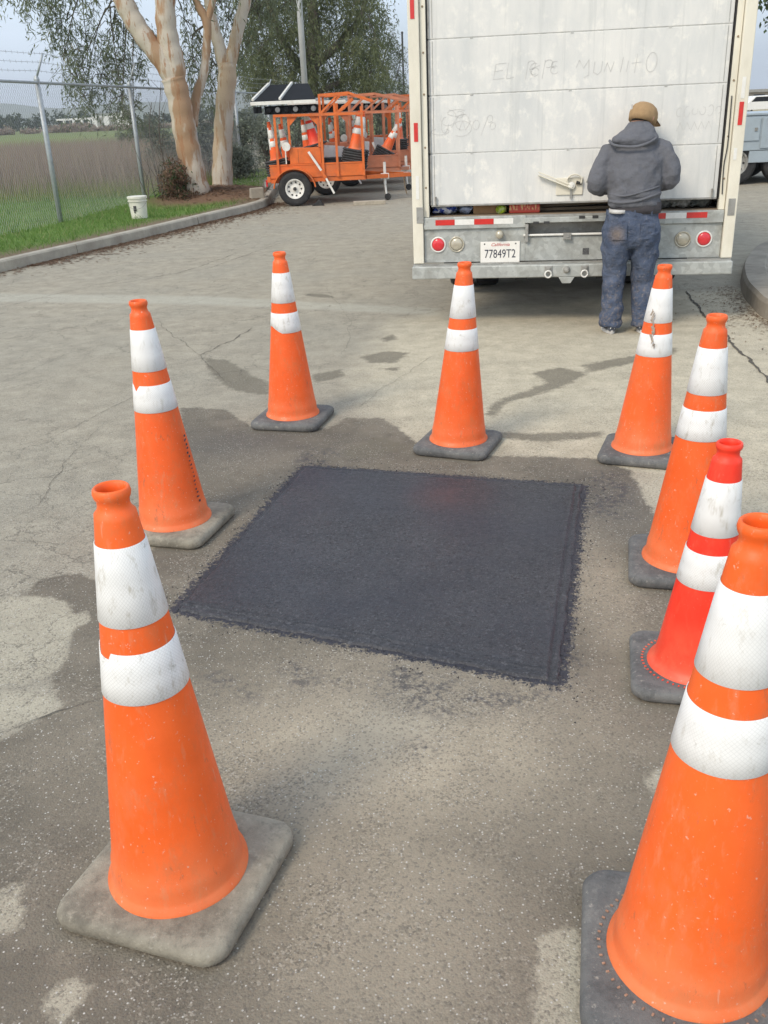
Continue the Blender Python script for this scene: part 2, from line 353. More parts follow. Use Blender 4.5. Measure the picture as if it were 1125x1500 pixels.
for i in range(len(ys_) - 1):
    for j in range(no - 1): mb.f.append((i * no + j, (i + 1) * no + j, (i + 1) * no + j + 1, i * no + j + 1)); mb.m.append(0)
k = NT('verge_grass'); P = k.pos(); n2 = k.noise(P, 2.2, 6, .7); n3 = k.noise(P, 30, 4, .75); sp = k.sep(P)
c = k.mix(k.ramp(n2, .3, .7), (.085, .165, .032), (.16, .26, .06)); c = k.mix(k.ramp(n3, .45, .75, 0, .6), c, (.20, .22, .09))
kd = k.attr('kd')
c = k.mix(k.ramp(k.math('ADD', kd, k.math('MULTIPLY', k.math('SUBTRACT', n3, .5), .5)), .22, .75, 1, 0), c, (.20, .155, .105))
c = k.mix(k.ramp(k.math('ADD', k.attr('td'), k.math('MULTIPLY', k.math('SUBTRACT', n3, .5), 1.0)), .8, 1.5, 1, 0), c, (.20, .125, .080))
yy = k.math('ADD', sp[1], k.math('MULTIPLY', k.math('SUBTRACT', n2, .5), 5))
c = k.mix(k.ramp(yy, 22.5, 25, 0, .85), c, (.30, .25, .20))
M_verge = k.fin(c, .95, 0, n3, .8, .03, .1)
vo = mb.build('grass_verge', M_verge, fix=True, smooth=True)
a1 = vo.data.attributes.new('kd', 'FLOAT', 'POINT'); a1.data.foreach_set('value', [kerb_x(v[1]) - v[0] - .14 for v in mb.v])
a2 = vo.data.attributes.new('td', 'FLOAT', 'POINT'); a2.data.foreach_set('value', [min(math.hypot(v[0] + 3.3, v[1] - 19.7), math.hypot(v[0] + 3.0, v[1] - 21.2)) for v in mb.v])
tag(vo, 'green grass verge behind the kerb running under the fence', kind='structure')

# kerb, cast in lengths
M_conc = simple('kerb_concrete', (.40, .365, .30), .9, 0, .25, 5, (.22, .185, .14), .6, .5, 70, rnd=False)
def sweep(path, prof, name, mat, parent=None):
    mb = MB(); n = len(prof)
    for i, p in enumerate(path):
        t = (path[min(i + 1, len(path) - 1)] - path[max(i - 1, 0)]).normalized(); s = Vector((-t.y, t.x, 0))
        for (u, z) in prof: mb.v.append(tuple(p + s * u + Vector((0, 0, z))))
    for i in range(len(path) - 1):
        for j in range(n):
            mb.f.append((i * n + j, i * n + (j + 1) % n, (i + 1) * n + (j + 1) % n, (i + 1) * n + j)); mb.m.append(0)
    mb.f.append(tuple(range(n))); mb.f.append(tuple(range((len(path) - 1) * n, len(path) * n))); mb.m += [0, 0]
    return mb.build(name, mat, parent)
kroot = tag(empty('kerb', (-4.5, 11.5, 0)), 'long concrete kerb between the asphalt and the grass verge', kind='structure')
prof = [(0, -.05), (0, .02), (.012, .115), (.03, .135), (.14, .137), (.15, .125), (.15, -.05)]
acc = 0; seg_ = [KS[0]]; dense = []
for a, b in zip(KS[:-1], KS[1:]):
    m_ = max(1, int((b - a).length / .25))
    for q in range(m_): dense.append(a.lerp(b, q / m_))
dense.append(KS[-1])
cur = [dense[0]]; acc = 0; allk = []
for a, b in zip(dense[:-1], dense[1:]):
    acc += (b - a).length; cur.append(b)
    if acc > 3.0: allk.append(cur); cur = [b]; acc = 0
allk.append(cur)
for sgm in allk:
    if len(sgm) < 2 or sgm[-1].y < 7: continue
    s2 = list(sgm); s2[-1] = s2[-1].lerp(s2[-2], .04)
    o = sweep([p - Vector((-4.5, 11.5, 0)) for p in s2], prof, 'kerb_length', M_conc, kroot)

# right-hand island with rounded kerb
ISL = catmull([Vector(p) for p in [(4.3, 4.2, 0), (3.55, 5.6, 0), (3.08, 7.0, 0), (3.14, 7.8, 0), (3.34, 8.55, 0), (3.68, 9.4, 0), (4.25, 10.4, 0), (5.2, 11.2, 0), (6.6, 11.6, 0), (9, 11.4, 0)]], 6)
iroot = tag(empty('island_kerb', (3.4, 8, 0)), 'rounded grey concrete island kerb behind the truck bumper corner', kind='structure')
iprof = [(0, -.05), (-.012, .11), (-.03, .145), (-.20, .150), (-.215, .135), (-.30, .13), (-.30, -.05)]
M_conc2 = simple('island_concrete', (.31, .275, .225), .9, 0, .3, 4, (.12, .10, .08), .6, .5, 70, rnd=False)
for a in range(0, len(ISL) - 1, 9):
    sg = ISL[a:a + 10]
    if len(sg) > 1:
        sg = list(sg); sg[-1] = sg[-1].lerp(sg[-2], .05)
        sweep([p - Vector((3.4, 8, 0)) for p in sg], iprof, 'kerb_length', M_conc2, iroot)
tp = []
for i, p in enumerate(ISL):
    t = (ISL[min(i + 1, len(ISL) - 1)] - ISL[max(i - 1, 0)]).normalized(); tp.append(((p.x + t.y * .30), (p.y - t.x * .30)))
tp += [(9, 4.2)]
M_soil = simple('island_soil', (.17, .145, .115), .95, 0, .35, 9, (.24, .20, .15), .7, .6, 60, rnd=False)
o = MB().prism(tp, -.05, .128).build('island_soil', M_soil); tag(o, 'bare brown soil filling the kerbed island', kind='structure')

# fresh asphalt patch, a little proud, with pressed edges
k = NT('fresh_asphalt'); P = k.pos(); f1 = k.noise(P, 160, 3, .7); f2 = k.noise(P, 4, 5, .6); f3 = k.noise(P, 45, 5, .7)
c = k.mix(k.ramp(f2, .35, .65), (.034, .034, .039), (.050, .050, .056)); c = k.mix(k.ramp(f1, .50, .70, 0, .75), c, (.022, .022, .026)); c = k.mix(k.ramp(k.noise(P, 22, 6, .75), .55, .75, 0, .25), c, (.066, .067, .073))
c = k.mix(k.ramp(k.noise(P, 230, 2), .60, .68, 0, .6), c, (.15, .15, .16)); pv_ = k.sep(k.voro(P, 130, 'F1', 1)); c = k.mix(k.ramp(pv_[0], .75, .95, 0, .75), c, (.012, .012, .014)); c = k.mix(k.ramp(pv_[1], .90, .96, 0, .5), c, (.11, .11, .12))
pq = at(660, 728); dv = k.n('VectorMath', operation='DISTANCE'); k.put(dv.inputs[0], P); dv.inputs[1].default_value = (pq[0], pq[1], 0)
c = k.mix(k.ramp(k.noise(P, 1.6, 5, .6), .4, .65, 0, .5), c, (.030, .033, .046)); c = k.mix(k.math('MULTIPLY', k.ramp(dv.outputs['Value'], .05, .24, .55, 0), k.ramp(f2, .3, .6)), c, (.085, .045, .045))
M_patch = k.fin(c, k.ramp(f3, .3, .7, .42, .62), 0, k.math('ADD', f1, k.math('MULTIPLY', f3, .5)), .55, .005, .45)
N = 230; A, B_, C_, D_ = [np.array(p) for p in (PATCH[3], PATCH[2], PATCH[1], PATCH[0])]
u = np.linspace(0, 1, N); U, W = np.meshgrid(u, u)
PX = (A[None, None] * ((1 - U) * (1 - W))[..., None] + B_ * (U * (1 - W))[..., None] + C_ * (U * W)[..., None] + D_ * ((1 - U) * W)[..., None])
wob = lambda t, q: .0035 * np.sin(t * 31 + q) + .003 * np.sin(t * 77 + 2 * q) + .002 * np.sin(t * 170 + q)
PX = PX + (wob(W, 1) * (np.abs(U - .5) * 2) ** 30)[..., None] * np.array([1, .2]) + (wob(U, 2) * (np.abs(W - .5) * 2) ** 30)[..., None] * np.array([0, 1])
wU, wW = 1.45, 1.55
dB, dT, dL, dR = W * wW, (1 - W) * wW, U * wU, (1 - U) * wU
e = np.minimum(np.minimum(dL, dR), np.minimum(dB, dT))
hz = .0075 * np.clip(e / .006, 0, 1) + .0012 * np.sin(U * 14 + W * 3) * np.sin(W * 9)
g_ = lambda d, c, w_: np.exp(-((d - c) / w_) ** 2)
hz = hz + .0075 * g_(dB, .045 + .008 * np.sin(U * 3), .007) - .004 * g_(dB, .060 + .008 * np.sin(U * 3), .006)
hz = hz - .012 * g_(dR, .030 + .004 * np.sin(W * 4), .005) + .005 * g_(dR, .044 + .004 * np.sin(W * 4), .008) - .005 * g_(dT, .022, .006) - .006 * g_(dL, .012, .006)
hz = np.maximum(hz, .0015) + rng.normal(0, .0005, hz.shape); hz[e <= 0] = -.002
ip = np.arange(N * N).reshape(N, N)
po = npmesh('asphalt_patch', np.concatenate([PX, hz[..., None]], -1).reshape(-1, 3), np.stack([ip[:-1, :-1], ip[:-1, 1:], ip[1:, 1:], ip[1:, :-1]], -1).reshape(-1, 4), M_patch, smooth=True)
tag(po, 'square patch of fresh black asphalt between the cones', kind='structure')

# joints and cracks as narrow recess strips
M_crack = simple('crack_dirt', (.10, .088, .070), .95, 0, .4, 40)
def crack(pts, wd, jag=.012, name='crack'):
    P = [np.array(p) for p in pts]; out = []
    for a, b in zip(P[:-1], P[1:]):
        m_ = max(2, int(np.linalg.norm(b - a) / .035))
        for q in range(m_): out.append(a + (b - a) * q / m_)
    out.append(P[-1]); wob = np.cumsum(rng.normal(0, jag * .5, (len(out), 2)), 0); wob -= np.linspace(0, 1, len(out))[:, None] * wob[-1]
    mb = MB(); out = [o_ + w_ for o_, w_ in zip(out, wob)]
    for i, p in enumerate(out):
        t = out[min(i + 1, len(out) - 1)] - out[max(i - 1, 0)]; t = t / (np.linalg.norm(t) + 1e-9); s = np.array([-t[1], t[0]])
        w_ = wd * random.uniform(.25, 1) * min(1, .2 + i / 4, .2 + (len(out) - 1 - i) / 4) / 2
        mb.v += [(*(p + s * w_), .004), (*(p - s * w_), .004)]
    for i in range(len(out) - 1): mb.f.append((2 * i, 2 * i + 1, 2 * i + 3, 2 * i + 2)); mb.m.append(0)
    return mb
allc = [(G((1008, 426), (1040, 470)), .04), (G((1040, 470), (1068, 506), (1092, 535), (1125, 580), (1190, 660)), .035),
        (G((0, 870), (60, 852), (110, 838)), .012), (G((-20, 1080), (30, 1062), (90, 1038), (160, 1020)), .014), (G((288, 522), (340, 498), (370, 480)), .022),
        (G((160, 418), (260, 400), (345, 372)), .02), (G((0, 452), (140, 418), (250, 398)), .016), (G((300, 395), (420, 352), (520, 330)), .02), (G((0, 660), (80, 640), (150, 600), (240, 560)), .008),
        (G((0, 560), (90, 520), (180, 500)), .008), (G((230, 470), (290, 520), (330, 560)), .010), (G((640, 520), (560, 570), (520, 600)), .006), (G((20, 790), (90, 800), (135, 770)), .006),
        (G((60, 700), (130, 690)), .007), (G((420, 470), (440, 520)), .006), (G((0, 500), (150, 470), (290, 440), (420, 400)), .010), (G((480, 420), (520, 470), (500, 520)), .006),
        (G((330, 370), (440, 330), (560, 322)), .012), (G((150, 620), (100, 680), (60, 740), (20, 760)), .007)]
croot = tag(empty('road_cracks'), 'dark cracks and open joints in the asphalt and concrete', kind='structure')
for p_, w_ in allc: crack(p_, w_ * (.8 if w_ > .03 else .42)).build('crack', M_crack, croot, fix=False)
# gravel crumbs: loose stones and bitumen crumbs
def crumbs(n, name, mat, smin, smax, sampler, label):
    base = np.array([(1, 0, 0), (-.5, .8, 0), (-.5, -.8, 0), (0, 0, .8), (.1, .1, -.4)]); fb = np.array([(0, 1, 3), (1, 2, 3), (2, 0, 3), (1, 0, 4), (2, 1, 4), (0, 2, 4)])
    pts = sampler(n); n = len(pts); s = rng.uniform(smin, smax, n) * rng.uniform(.4, 1, n); a = rng.uniform(0, 2 * PI, n); ca, sa = np.cos(a), np.sin(a)
    bv = base[None] * rng.uniform(.6, 1.2, (n, 5, 3)); x = bv[..., 0] * ca[:, None] - bv[..., 1] * sa[:, None]; y = bv[..., 0] * sa[:, None] + bv[..., 1] * ca[:, None]
    V = np.stack([x * s[:, None] + pts[:, 0:1], y * s[:, None] + pts[:, 1:2], bv[..., 2] * s[:, None] + pts[:, 2:3] + .001], -1).reshape(-1, 3)
    F = (fb[None] + 5 * np.arange(n)[:, None, None]).reshape(-1, 3)
    o = npmesh(name, V, F, mat, attrs=dict(rnd=np.repeat(rng.uniform(0, 1, n), 5))); tag(o, label, 'gravel' if 'grav' in name else 'debris', kind='stuff'); return o
k = NT('grit'); r_ = k.attr('rnd'); M_grit = k.fin(k.mix(r_, (.12, .105, .085), (.42, .38, .32)), .9)
k = NT('bitumen_crumb'); M_bit = k.fin((.03, .03, .036), .7)
def samp_near(n):
    y = 1.0 + 8 * rng.uniform(0, 1, n) ** 1.8; x = rng.uniform(-1, 1, n) * (.9 + y * .55); p = np.stack([x, y, 0 * x], 1)
    return p[sdf(x, y, PATCH) < -.01]
def samp_patch(n):
    e = rng.integers(0, 4, n); t = rng.uniform(0, 1, n); Pp = np.array(PATCH); a = Pp[e]; b = Pp[(e + 1) % 4]; p = a + (b - a) * t[:, None]
    c0 = Pp.mean(0); d = (p - c0) / np.linalg.norm(p - c0, axis=1)[:, None]; p = p + d * (rng.exponential(.045, n))[:, None] + rng.normal(0, .01, (n, 2))
    return np.concatenate([p, np.zeros((n, 1))], 1)
crumbs(3600, 'gravel', M_grit, .0012, .0042, samp_near, 'loose grit scattered over the asphalt')
crumbs(1900, 'bitumen_crumbs', M_bit, .002, .0055, samp_patch, 'black bitumen crumbs round the fresh patch')
#@@PART2
# ================================================================== BOX TRUCK (local x = along the tail, y = into the truck, z up)
TO = (.3103, 7.5037, 0.0); TYAW = math.radians(-8.962)
def galv(name, c=(.45, .465, .44), d=(.27, .265, .23)):
    k = NT(name); v = k.obj(); vo_ = k.voro(v, 26, 'F1', 1); s = k.sep(vo_); n1 = k.noise(v, 5, 7, .7); n2 = k.noise(k.map(v, (1, 1, 3)), 14, 6, .7)
    c_ = k.mix(k.ramp(s[0], 0, 1), tuple(x * .84 for x in c), tuple(x * 1.12 for x in c)); c_ = k.mix(k.ramp(n1, .48, .66, 0, .6), c_, d)
    c_ = k.mix(k.ramp(n2, .60, .70, 0, .55), c_, (.60, .59, .55))
    return k.fin(c_, k.ramp(n1, .3, .7, .45, .75), .35, n2, .2, .004)
M_galv = galv('galvanised_steel'); M_galvd = galv('dull_steel', (.34, .335, .31), (.20, .18, .15))
k = NT('door_paint'); v = k.obj(); n1 = k.noise(k.map(v, (1, 1, .35)), 3.2, 7, .68); n2 = k.noise(k.map(v, (1, 1, .8)), 11, 7, .7); n3 = k.noise(k.map(v, (6, 1, .25)), 4, 5, .6)
c = k.mix(k.ramp(n1, .36, .64), (.60, .61, .595), (.74, .73, .69)); c = k.mix(k.ramp(n2, .53, .66, 0, .75), c, (.82, .80, .74)); c = k.mix(k.ramp(n3, .55, .66, 0, .35), c, (.50, .51, .49))
c = k.mix(k.ramp(k.noise(v, 40, 4, .7), .64, .74, 0, .35), c, (.42, .41, .37))
M_door = k.fin(c, k.ramp(n2, .3, .7, .45, .65), 0, n1, .12, .01)
M_cream = simple('cream_paint', (.76, .72, .60), .5, 0, .08, 6, (.46, .41, .31), .45, .1, 40, stretch=(1, 1, .4))
M_joint = simple('joint_grey', (.50, .50, .47), .8, 0, .3, 30)
M_rust = simple('rusty_edge', (.30, .22, .14), .8, 0, .4, 30)
M_black = simple('black_rubber', (.022, .022, .023), .75, 0, .35, 14, (.09, .08, .065), .5)
M_dark = simple('dark_steel', (.05, .05, .05), .6, .3, .3, 14, (.12, .10, .08), .5)
M_red = simple('red_reflector', (.62, .028, .022), .28, 0, .12, 40, spec=.7)
M_redl = simple('red_lamp_lens', (.70, .03, .04), .18, 0, .1, 40, spec=.8)
M_whl = simple('clear_lamp_lens', (.50, .46, .36), .2, .2, .15, 30, spec=.8)
M_refw = simple('white_reflector', (.78, .77, .72), .35, 0, .06, 40, (.5, .48, .42), .4)
M_white = simple('white_paint', (.80, .79, .75), .45, 0, .06, 10, (.45, .42, .36), .4)
M_interior = simple('dark_interior', (.04, .038, .035), .9, 0, .3, 8)
M_wood = simple('plywood_floor', (.27, .20, .135), .8, 0, .3, 14, stretch=(.3, 4, 1))
truck = tag(empty('box_truck', TO, TYAW), 'big white box truck with a dented roll-up rear door, parked behind the cones', 'truck')
PV = .12                                    # plane of the tail panel
# body shell: left/right walls, roof, front, floor
mb = MB(); mb.bx(.0, .04, PV + .02, 5.2, .84, 3.05); mb.bx(2.39, 2.43, PV + .02, 5.2, .84, 3.05); mb.bx(.04, 2.39, PV + .02, 5.2, 3.02, 3.05); mb.bx(.04, 2.39, 5.16, 5.2, .84, 3.02)
mb.build('body', M_white, truck)
MB().bx(.04, 2.39, PV + .03, 5.16, .80, .842).build('floor', M_wood, truck)
# posts (slight forward of panel plane)
for nm, x0, x1 in (('post', 0.0, .082), ('post', 2.348, 2.43)):
    MB().bx(x0, x1, PV - .035, PV + .06, .49, 3.05).build(nm, M_cream, truck, bevel=.006)
for x0, x1 in ((.085, .128), (2.302, 2.345)):
    MB().bx(x0, x1, PV - .005, PV + .06, .84, 3.0).build('door_channel', M_cream, truck, bevel=.003)
MB().bx(.085, 2.345, PV - .03, PV + .06, 2.86, 3.05).build('header', M_cream, truck, bevel=.006)
# dark rubber gasket between channel and door
for x in (.131, 2.296): MB().bx(x - .003, x + .006, PV + .012, PV + .055, .925, 2.86).build('seal', M_black, truck)
# roll-up door: one object for each section
zs = [(.925, 1.298), (1.302, 1.705), (1.709, 2.083), (2.087, 2.47), (2.474, 2.86)]
for i, (z0, z1) in enumerate(zs):
    mb = MB(); mb.bx(.142, 2.288, PV + .03, PV + .052, z0 + .0008, z1 - .0008)
    p = mb.build('door_panel', M_door, truck, bevel=.0035)
    MB().bx(.142, 2.288, PV + .0325, PV + .046, z1 - .003, z1 + .005).build('panel_joint', M_joint, p) if i < 4 else None
    MB().bx(.139, .150, PV + .018, PV + .03, z0 + .004, z1 - .004).build('edge_strip', M_galvd, p)
    for xx in (.172, 2.258):
        mb = MB(); mb.bx(xx - .0015, xx + .0015, PV + .0272, PV + .031, z0 + .01, z1 - .01); mb.build('rivet_line', M_galvd, p)
    for xx in (.46, 1.18, 1.86):
        if i < 4: MB().bx(xx - .010, xx + .010, PV + .027, PV + .032, z1 - .006, z1 + .003).build('hinge', M_joint, p)
MB().bx(.142, 2.288, PV + .022, PV + .060, .914, .9265).build('bottom_seal', M_galvd, truck, bevel=.003)
# panel patch repairs: worn paint areas
# graffiti pencil scrawl: strokes a few mm wide, on the door face
M_scrawl = simple('faint_scrawl', (.585, .58, .555), .8, 0, .15, 30)
def strokes(name, lines, ox, oz, sc, slant, parent, wd=.004, y=PV + .0285, mat=None):
    mb = MB()
    for ln in lines:
        for a, b in zip(ln[:-1], ln[1:]):
            a = Vector((ox + a[0] * sc + a[1] * sc * .08, 0, oz + a[1] * sc + a[0] * sc * slant)); b = Vector((ox + b[0] * sc + b[1] * sc * .08, 0, oz + b[1] * sc + b[0] * sc * slant))
            d = (b - a); 
            if d.length < 1e-5: continue
            d.normalize(); n = Vector((-d.z, 0, d.x)) * wd / 2; a = a - d * wd * .3; b = b + d * wd * .3
            mb.add([(p.x, y, p.z) for p in (a - n, b - n, b + n, a + n)], [(0, 1, 2, 3)])
    o = mb.build(name, mat or M_scrawl, parent, fix=False); o['kind'] = 'stuff'; return o
def arc(cx, cz, rx, rz, a0, a1, n=10): return [(cx + rx * math.cos(math.radians(a0 + (a1 - a0) * i / n)), cz + rz * math.sin(math.radians(a0 + (a1 - a0) * i / n))) for i in range(n + 1)]
gl = []   # EL  PEPE  MUNItO
gl += [[(.8, 1.0), (.1, .95), (.0, .0), (.75, .05)], [(.05, .5), (.6, .55)], [(.95, 1.0), (.9, .0), (1.4, .08)]]
x = 2.2
gl += [[(x, -.1), (x + .1, 1.0)], arc(x + .32, .78, .28, .28, 140, -110), arc(x + .62, .35, .26, .26, 20, 330), arc(x + .55, .55, .3, .35, 60, 300), [(x + .3, .55), (x + .9, .75)]]
gl += [[(x + 1.15, -.1), (x + 1.25, 1.05)], arc(x + 1.5, .82, .28, .24, 150, -120), arc(x + 1.95, .42, .28, .25, 60, 330), arc(x + 1.95, .75, .25, .2, 60, 270)]
x = 5.6; gl += [[(x, .5), (x + .15, .95), (x + .5, .45), (x + .8, .95), (x + .9, .0), (x + .6, -.15)], [(x + 1.2, .8), (x + 1.2, .15), (x + 1.5, .0), (x + 1.7, .2), (x + 1.72, .8)], [(x + 1.9, .15), (x + 2.05, .7), (x + 2.35, .15), (x + 2.5, .75)]]
x = 8.6; gl += [[(x, .1), (x + .08, 1.0)], [(x + .4, .1), (x + .45, .75)], [(x + .95, .0), (x + 1.0, 1.15)], [(x + .7, .6), (x + 1.35, .65)], arc(x + 2.0, .6, .35, .6, 80, 440, 16)]
gr = tag(strokes('scrawled_words', gl, .62, 1.80, .106, .0, truck), None)
sc2 = [arc(.3 + .25 * math.cos(i * 1.1), .3 + .2 * math.sin(i * 1.7), .16 + .08 * math.sin(i * 2.3), .12 + .05 * math.cos(i * 3.1), i * 40, i * 40 + 290, 9) for i in range(7)]
strokes('scribble', sc2, .20, 1.42, .33, 0, truck, .003)
sc3 = [[(0, .1), (.05, .25), (.12, .1), (.2, .25)], arc(.3, .18, .06, .08, 0, 360), [(.4, .0), (.5, .3)], arc(.54, .27, .05, .06, -120, 200), arc(.6, .15, .05, .06, -120, 200)]
strokes('scribble', sc3, .36, 1.42, .42, 0, truck, .003)
sc4 = [arc(.1 + .13 * i, .2, .05, .07 + .02 * math.sin(i * 2), 30 + i * 50, 300 + i * 50, 7) for i in range(6)] + [[(.1 + .12 * i, -.1), (.14 + .12 * i, .03), (.2 + .12 * i, -.08)] for i in range(5)]
strokes('scribble', sc4, 1.92, 1.44, .42, .02, truck, .003)
# tail frame sill, panel
for x0, x1 in ((.085, .876), (1.512, 2.345)): MB().bx(x0, x1, PV - .022, PV + .06, .748, .838).build('sill', M_galv, truck, bevel=.004)
def plate(x0, x1, z0, z1): return MB().bx(x0, x1, PV - .0, PV + .03, z0, z1)
# tail panel in three pieces with lamp holes suggested by recessed cups
plate(.085, .876, .492, .745).build('tail_panel', M_galv, truck, bevel=.003)
plate(.8762, 1.5118, .492, .672).build('tail_panel', M_galv, truck, bevel=.003)
plate(1.512, 2.345, .492, .745).build('tail_panel', M_galv, truck, bevel=.003)
for x0, s in ((.012, 1), (2.345 - .0, 1)):
    MB().bx(x0 + .02, x0 + .075 if x0 < 1 else x0 + .07, PV - .039, PV - .034, .80, .92).build('corner_gusset', M_galvd, truck, bevel=.001)
# lift gate recess
MB().bx(.8765, 1.5115, PV + .10, PV + .11, .672, .80).build('recess_back', M_galvd, truck)
mb = MB(); mb.bx(.866, 1.522, PV - .045, PV + .055, .782, .822); mb.build('gate_lip', M_galv, truck, bevel=.004)
MB().bx(.8765, 1.5115, PV + .0, PV + .05, .823, .838).build('gate_lip', M_galvd, truck)
for x0 in (.955, 1.035, 1.30, 1.40): MB().bx(x0 - .022, x0 + .022, PV - .048, PV - .02, .776 if int(x0 * 100) % 2 else .806, .793 if int(x0 * 100) % 2 else .824).build('gate_notch', M_dark, truck)
MB().tube([(.86, PV - .01, .688), (1.53, PV - .01, .688)], .009, 10).build('gate_shaft', M_refw, truck, smooth=False)
for x0 in (.886, 1.495):
    MB().bx(x0 - .012, x0 + .012, PV - .035, PV + .01, .640, .775).build('shaft_bracket', M_galvd, truck, bevel=.003)
MB().bx(.882, .905, PV - .002, PV + .06, .70, .775).build('slot_end', M_dark, truck)
mb = MB(); mb.bx(1.165, 1.225, PV - .035, PV + .01, .652, .700); mb.bx(1.18, 1.21, PV - .041, PV - .034, .667, .690); mb.build('catch', M_galvd, truck, bevel=.003)
# reflective tape strips
def strip(x0, x1, z0, z1, seg, y=PV - .0245):
    w_ = (x1 - x0) / len(seg)
    for i, s_ in enumerate(seg):
        MB().bx(x0 + i * w_, x0 + (i + 1) * w_ - .0015, y, y + .0022, z0, z1).build('reflector_strip', M_red if s_ == 'r' else M_refw, truck)
strip(.178, .782, .779, .820, 'rwrw'); strip(1.62, 2.225, .787, .828, 'wrwr'[::-1] if 0 else 'rwrr'[0:0] + 'wrwr')
for x0, x1, z0, z1 in ((.028, .058, 1.395, 1.527), (.022, .052, 2.222, 2.36), (2.372, 2.402, 1.424, 1.578)):
    MB().bx(x0, x1, PV - .0385, PV - .0352, z0, z1).build('side_reflector', M_red, truck)
for x0, x1, z0, z1 in ((.032, .056, .98, 1.15), (2.375, 2.40, 1.60, 1.74), (2.365, 2.388, 1.19, 1.27)):
    MB().bx(x0, x1, PV - .0380, PV - .0352, z0, z1).build('worn_reflector', M_refw, truck)
for zz in (1.06, 1.35, 1.72, 2.0, 2.3, 2.6):
    for xx in (.107, 2.322): MB().lathe([(0, -.006), (.006, -.006), (.008, 0)], 8, (xx, PV - .005, zz), 'Y').build('rivet', M_rust, truck)
# lamps
for x, m_ in ((.195, M_redl), (.341, M_whl), (2.063, M_whl), (2.219, M_redl)):
    q = MB().lathe([(.061, 0), (.061, -.007), (.055, -.011), (.050, -.009), (.050, 0)], 28, (x, PV - .001, .631), 'Y').build('tail_lamp', M_refw if m_ is M_redl else M_whl, truck, smooth=False)
    MB().lathe([(0, -.020), (.020, -.0195), (.038, -.016), (.048, -.008), (.049, -.002)], 28, (x, PV - .001, .631), 'Y').build('lens', m_, q, smooth=True)
q = MB().lathe([(0, -.05), (.022, -.048), (.030, -.035), (.032, 0)], 20, (.677, PV, .700), 'Y').build('plate_lamp', M_whl, truck, smooth=True)
# number plate
M_plate = simple('plate_face', (.82, .80, .74), .4, 0, .04, 20, (.6, .58, .52), .3)
M_ink = NT('plate_ink').fin((.035, .04, .06), .5); M_rink = NT('plate_red_ink').fin((.55, .10, .09), .5)
pl_ = MB().bx(.528, .834, PV - .010, PV - .006, .486, .646).build('number_plate', M_plate, truck, bevel=.002)
def text(name, s, x, y, z, size, mat, parent, rot=(PI / 2, 0, 0), sx=1.0, shear=0, ext=.0006, al='CENTER'):
    c = bpy.data.curves.new(name, 'FONT'); c.body = s; c.size = size; c.align_x = al; c.align_y = 'CENTER'; c.extrude = ext; c.shear = shear; c.resolution_u = 3
    o = bpy.data.objects.new(name, c); COL.objects.link(o); dg = bpy.context.evaluated_depsgraph_get()
    me = bpy.data.meshes.new_from_object(o.evaluated_get(dg)); bpy.data.objects.remove(o)
    me.materials.clear(); me.materials.append(mat); o = bpy.data.objects.new(name, me); COL.objects.link(o); o.parent = parent; o.location = (x, y, z); o.rotation_euler = rot; o.scale = (sx, 1, 1); return o
t_ = text('plate_number', '77849T2', .681, PV - .0112, .550, .092, M_ink, pl_, sx=.74)
text('state_name', 'California', .681, PV - .0112, .622, .034, M_rink, pl_, sx=1.1, shear=.35)
for xx in (.56, .802): MB().lathe([(0, -.003), (.005, -.003), (.006, 0)], 8, (xx, PV - .010, .628), 'Y').build('bolt', M_dark, pl_)
MB().bx(1.318, 1.366, PV - .003, PV - .0005, .533, .581).build('dark_sticker', simple('sticker', (.10, .10, .10), .6, 0, .6, 90), truck)
# bumper beam
mb = MB(); mb.bx(-.005, 2.425, 0, PV + .02, .382, .478)
mb.build('bumper', M_galv, truck, bevel=.008)
MB().bx(-.002, 2.422, PV - .055, PV - .002, .478, .486).build('bumper_step', M_galvd, truck, bevel=.002)
for xx in (1.056, 1.331):
    r_ = MB().bx(xx - .028, xx + .028, -.014, 0, .405, .470).build('chain_ring_mount', M_galvd, truck, bevel=.004)
    MB().tube([(xx + .024 * math.cos(a), -.026, .410 + .026 * math.sin(a)) for a in np.linspace(0, 2 * PI, 15)], .0065, 6).build('ring', M_refw, r_, smooth=True)
    MB().bx(xx - .016, xx + .016, -.03, -.014, .442, .462).build('bolt', M_galvd, r_, bevel=.003)
MB().lathe([(0, -.03), (.014, -.028), (.026, -.012), (.028, 0)], 12, (1.196, 0, .438), 'Y').build('hitch_socket', M_galvd, truck)
mb = MB(); mb.prism([(1.135, .382), (1.165, .335), (1.228, .335), (1.258, .382)], 0, .01); mb.v = [(a, c_ * 1.0 - .004, b) for a, b, c_ in mb.v]; mb.build('hitch_tongue', M_galv, truck, bevel=.002)
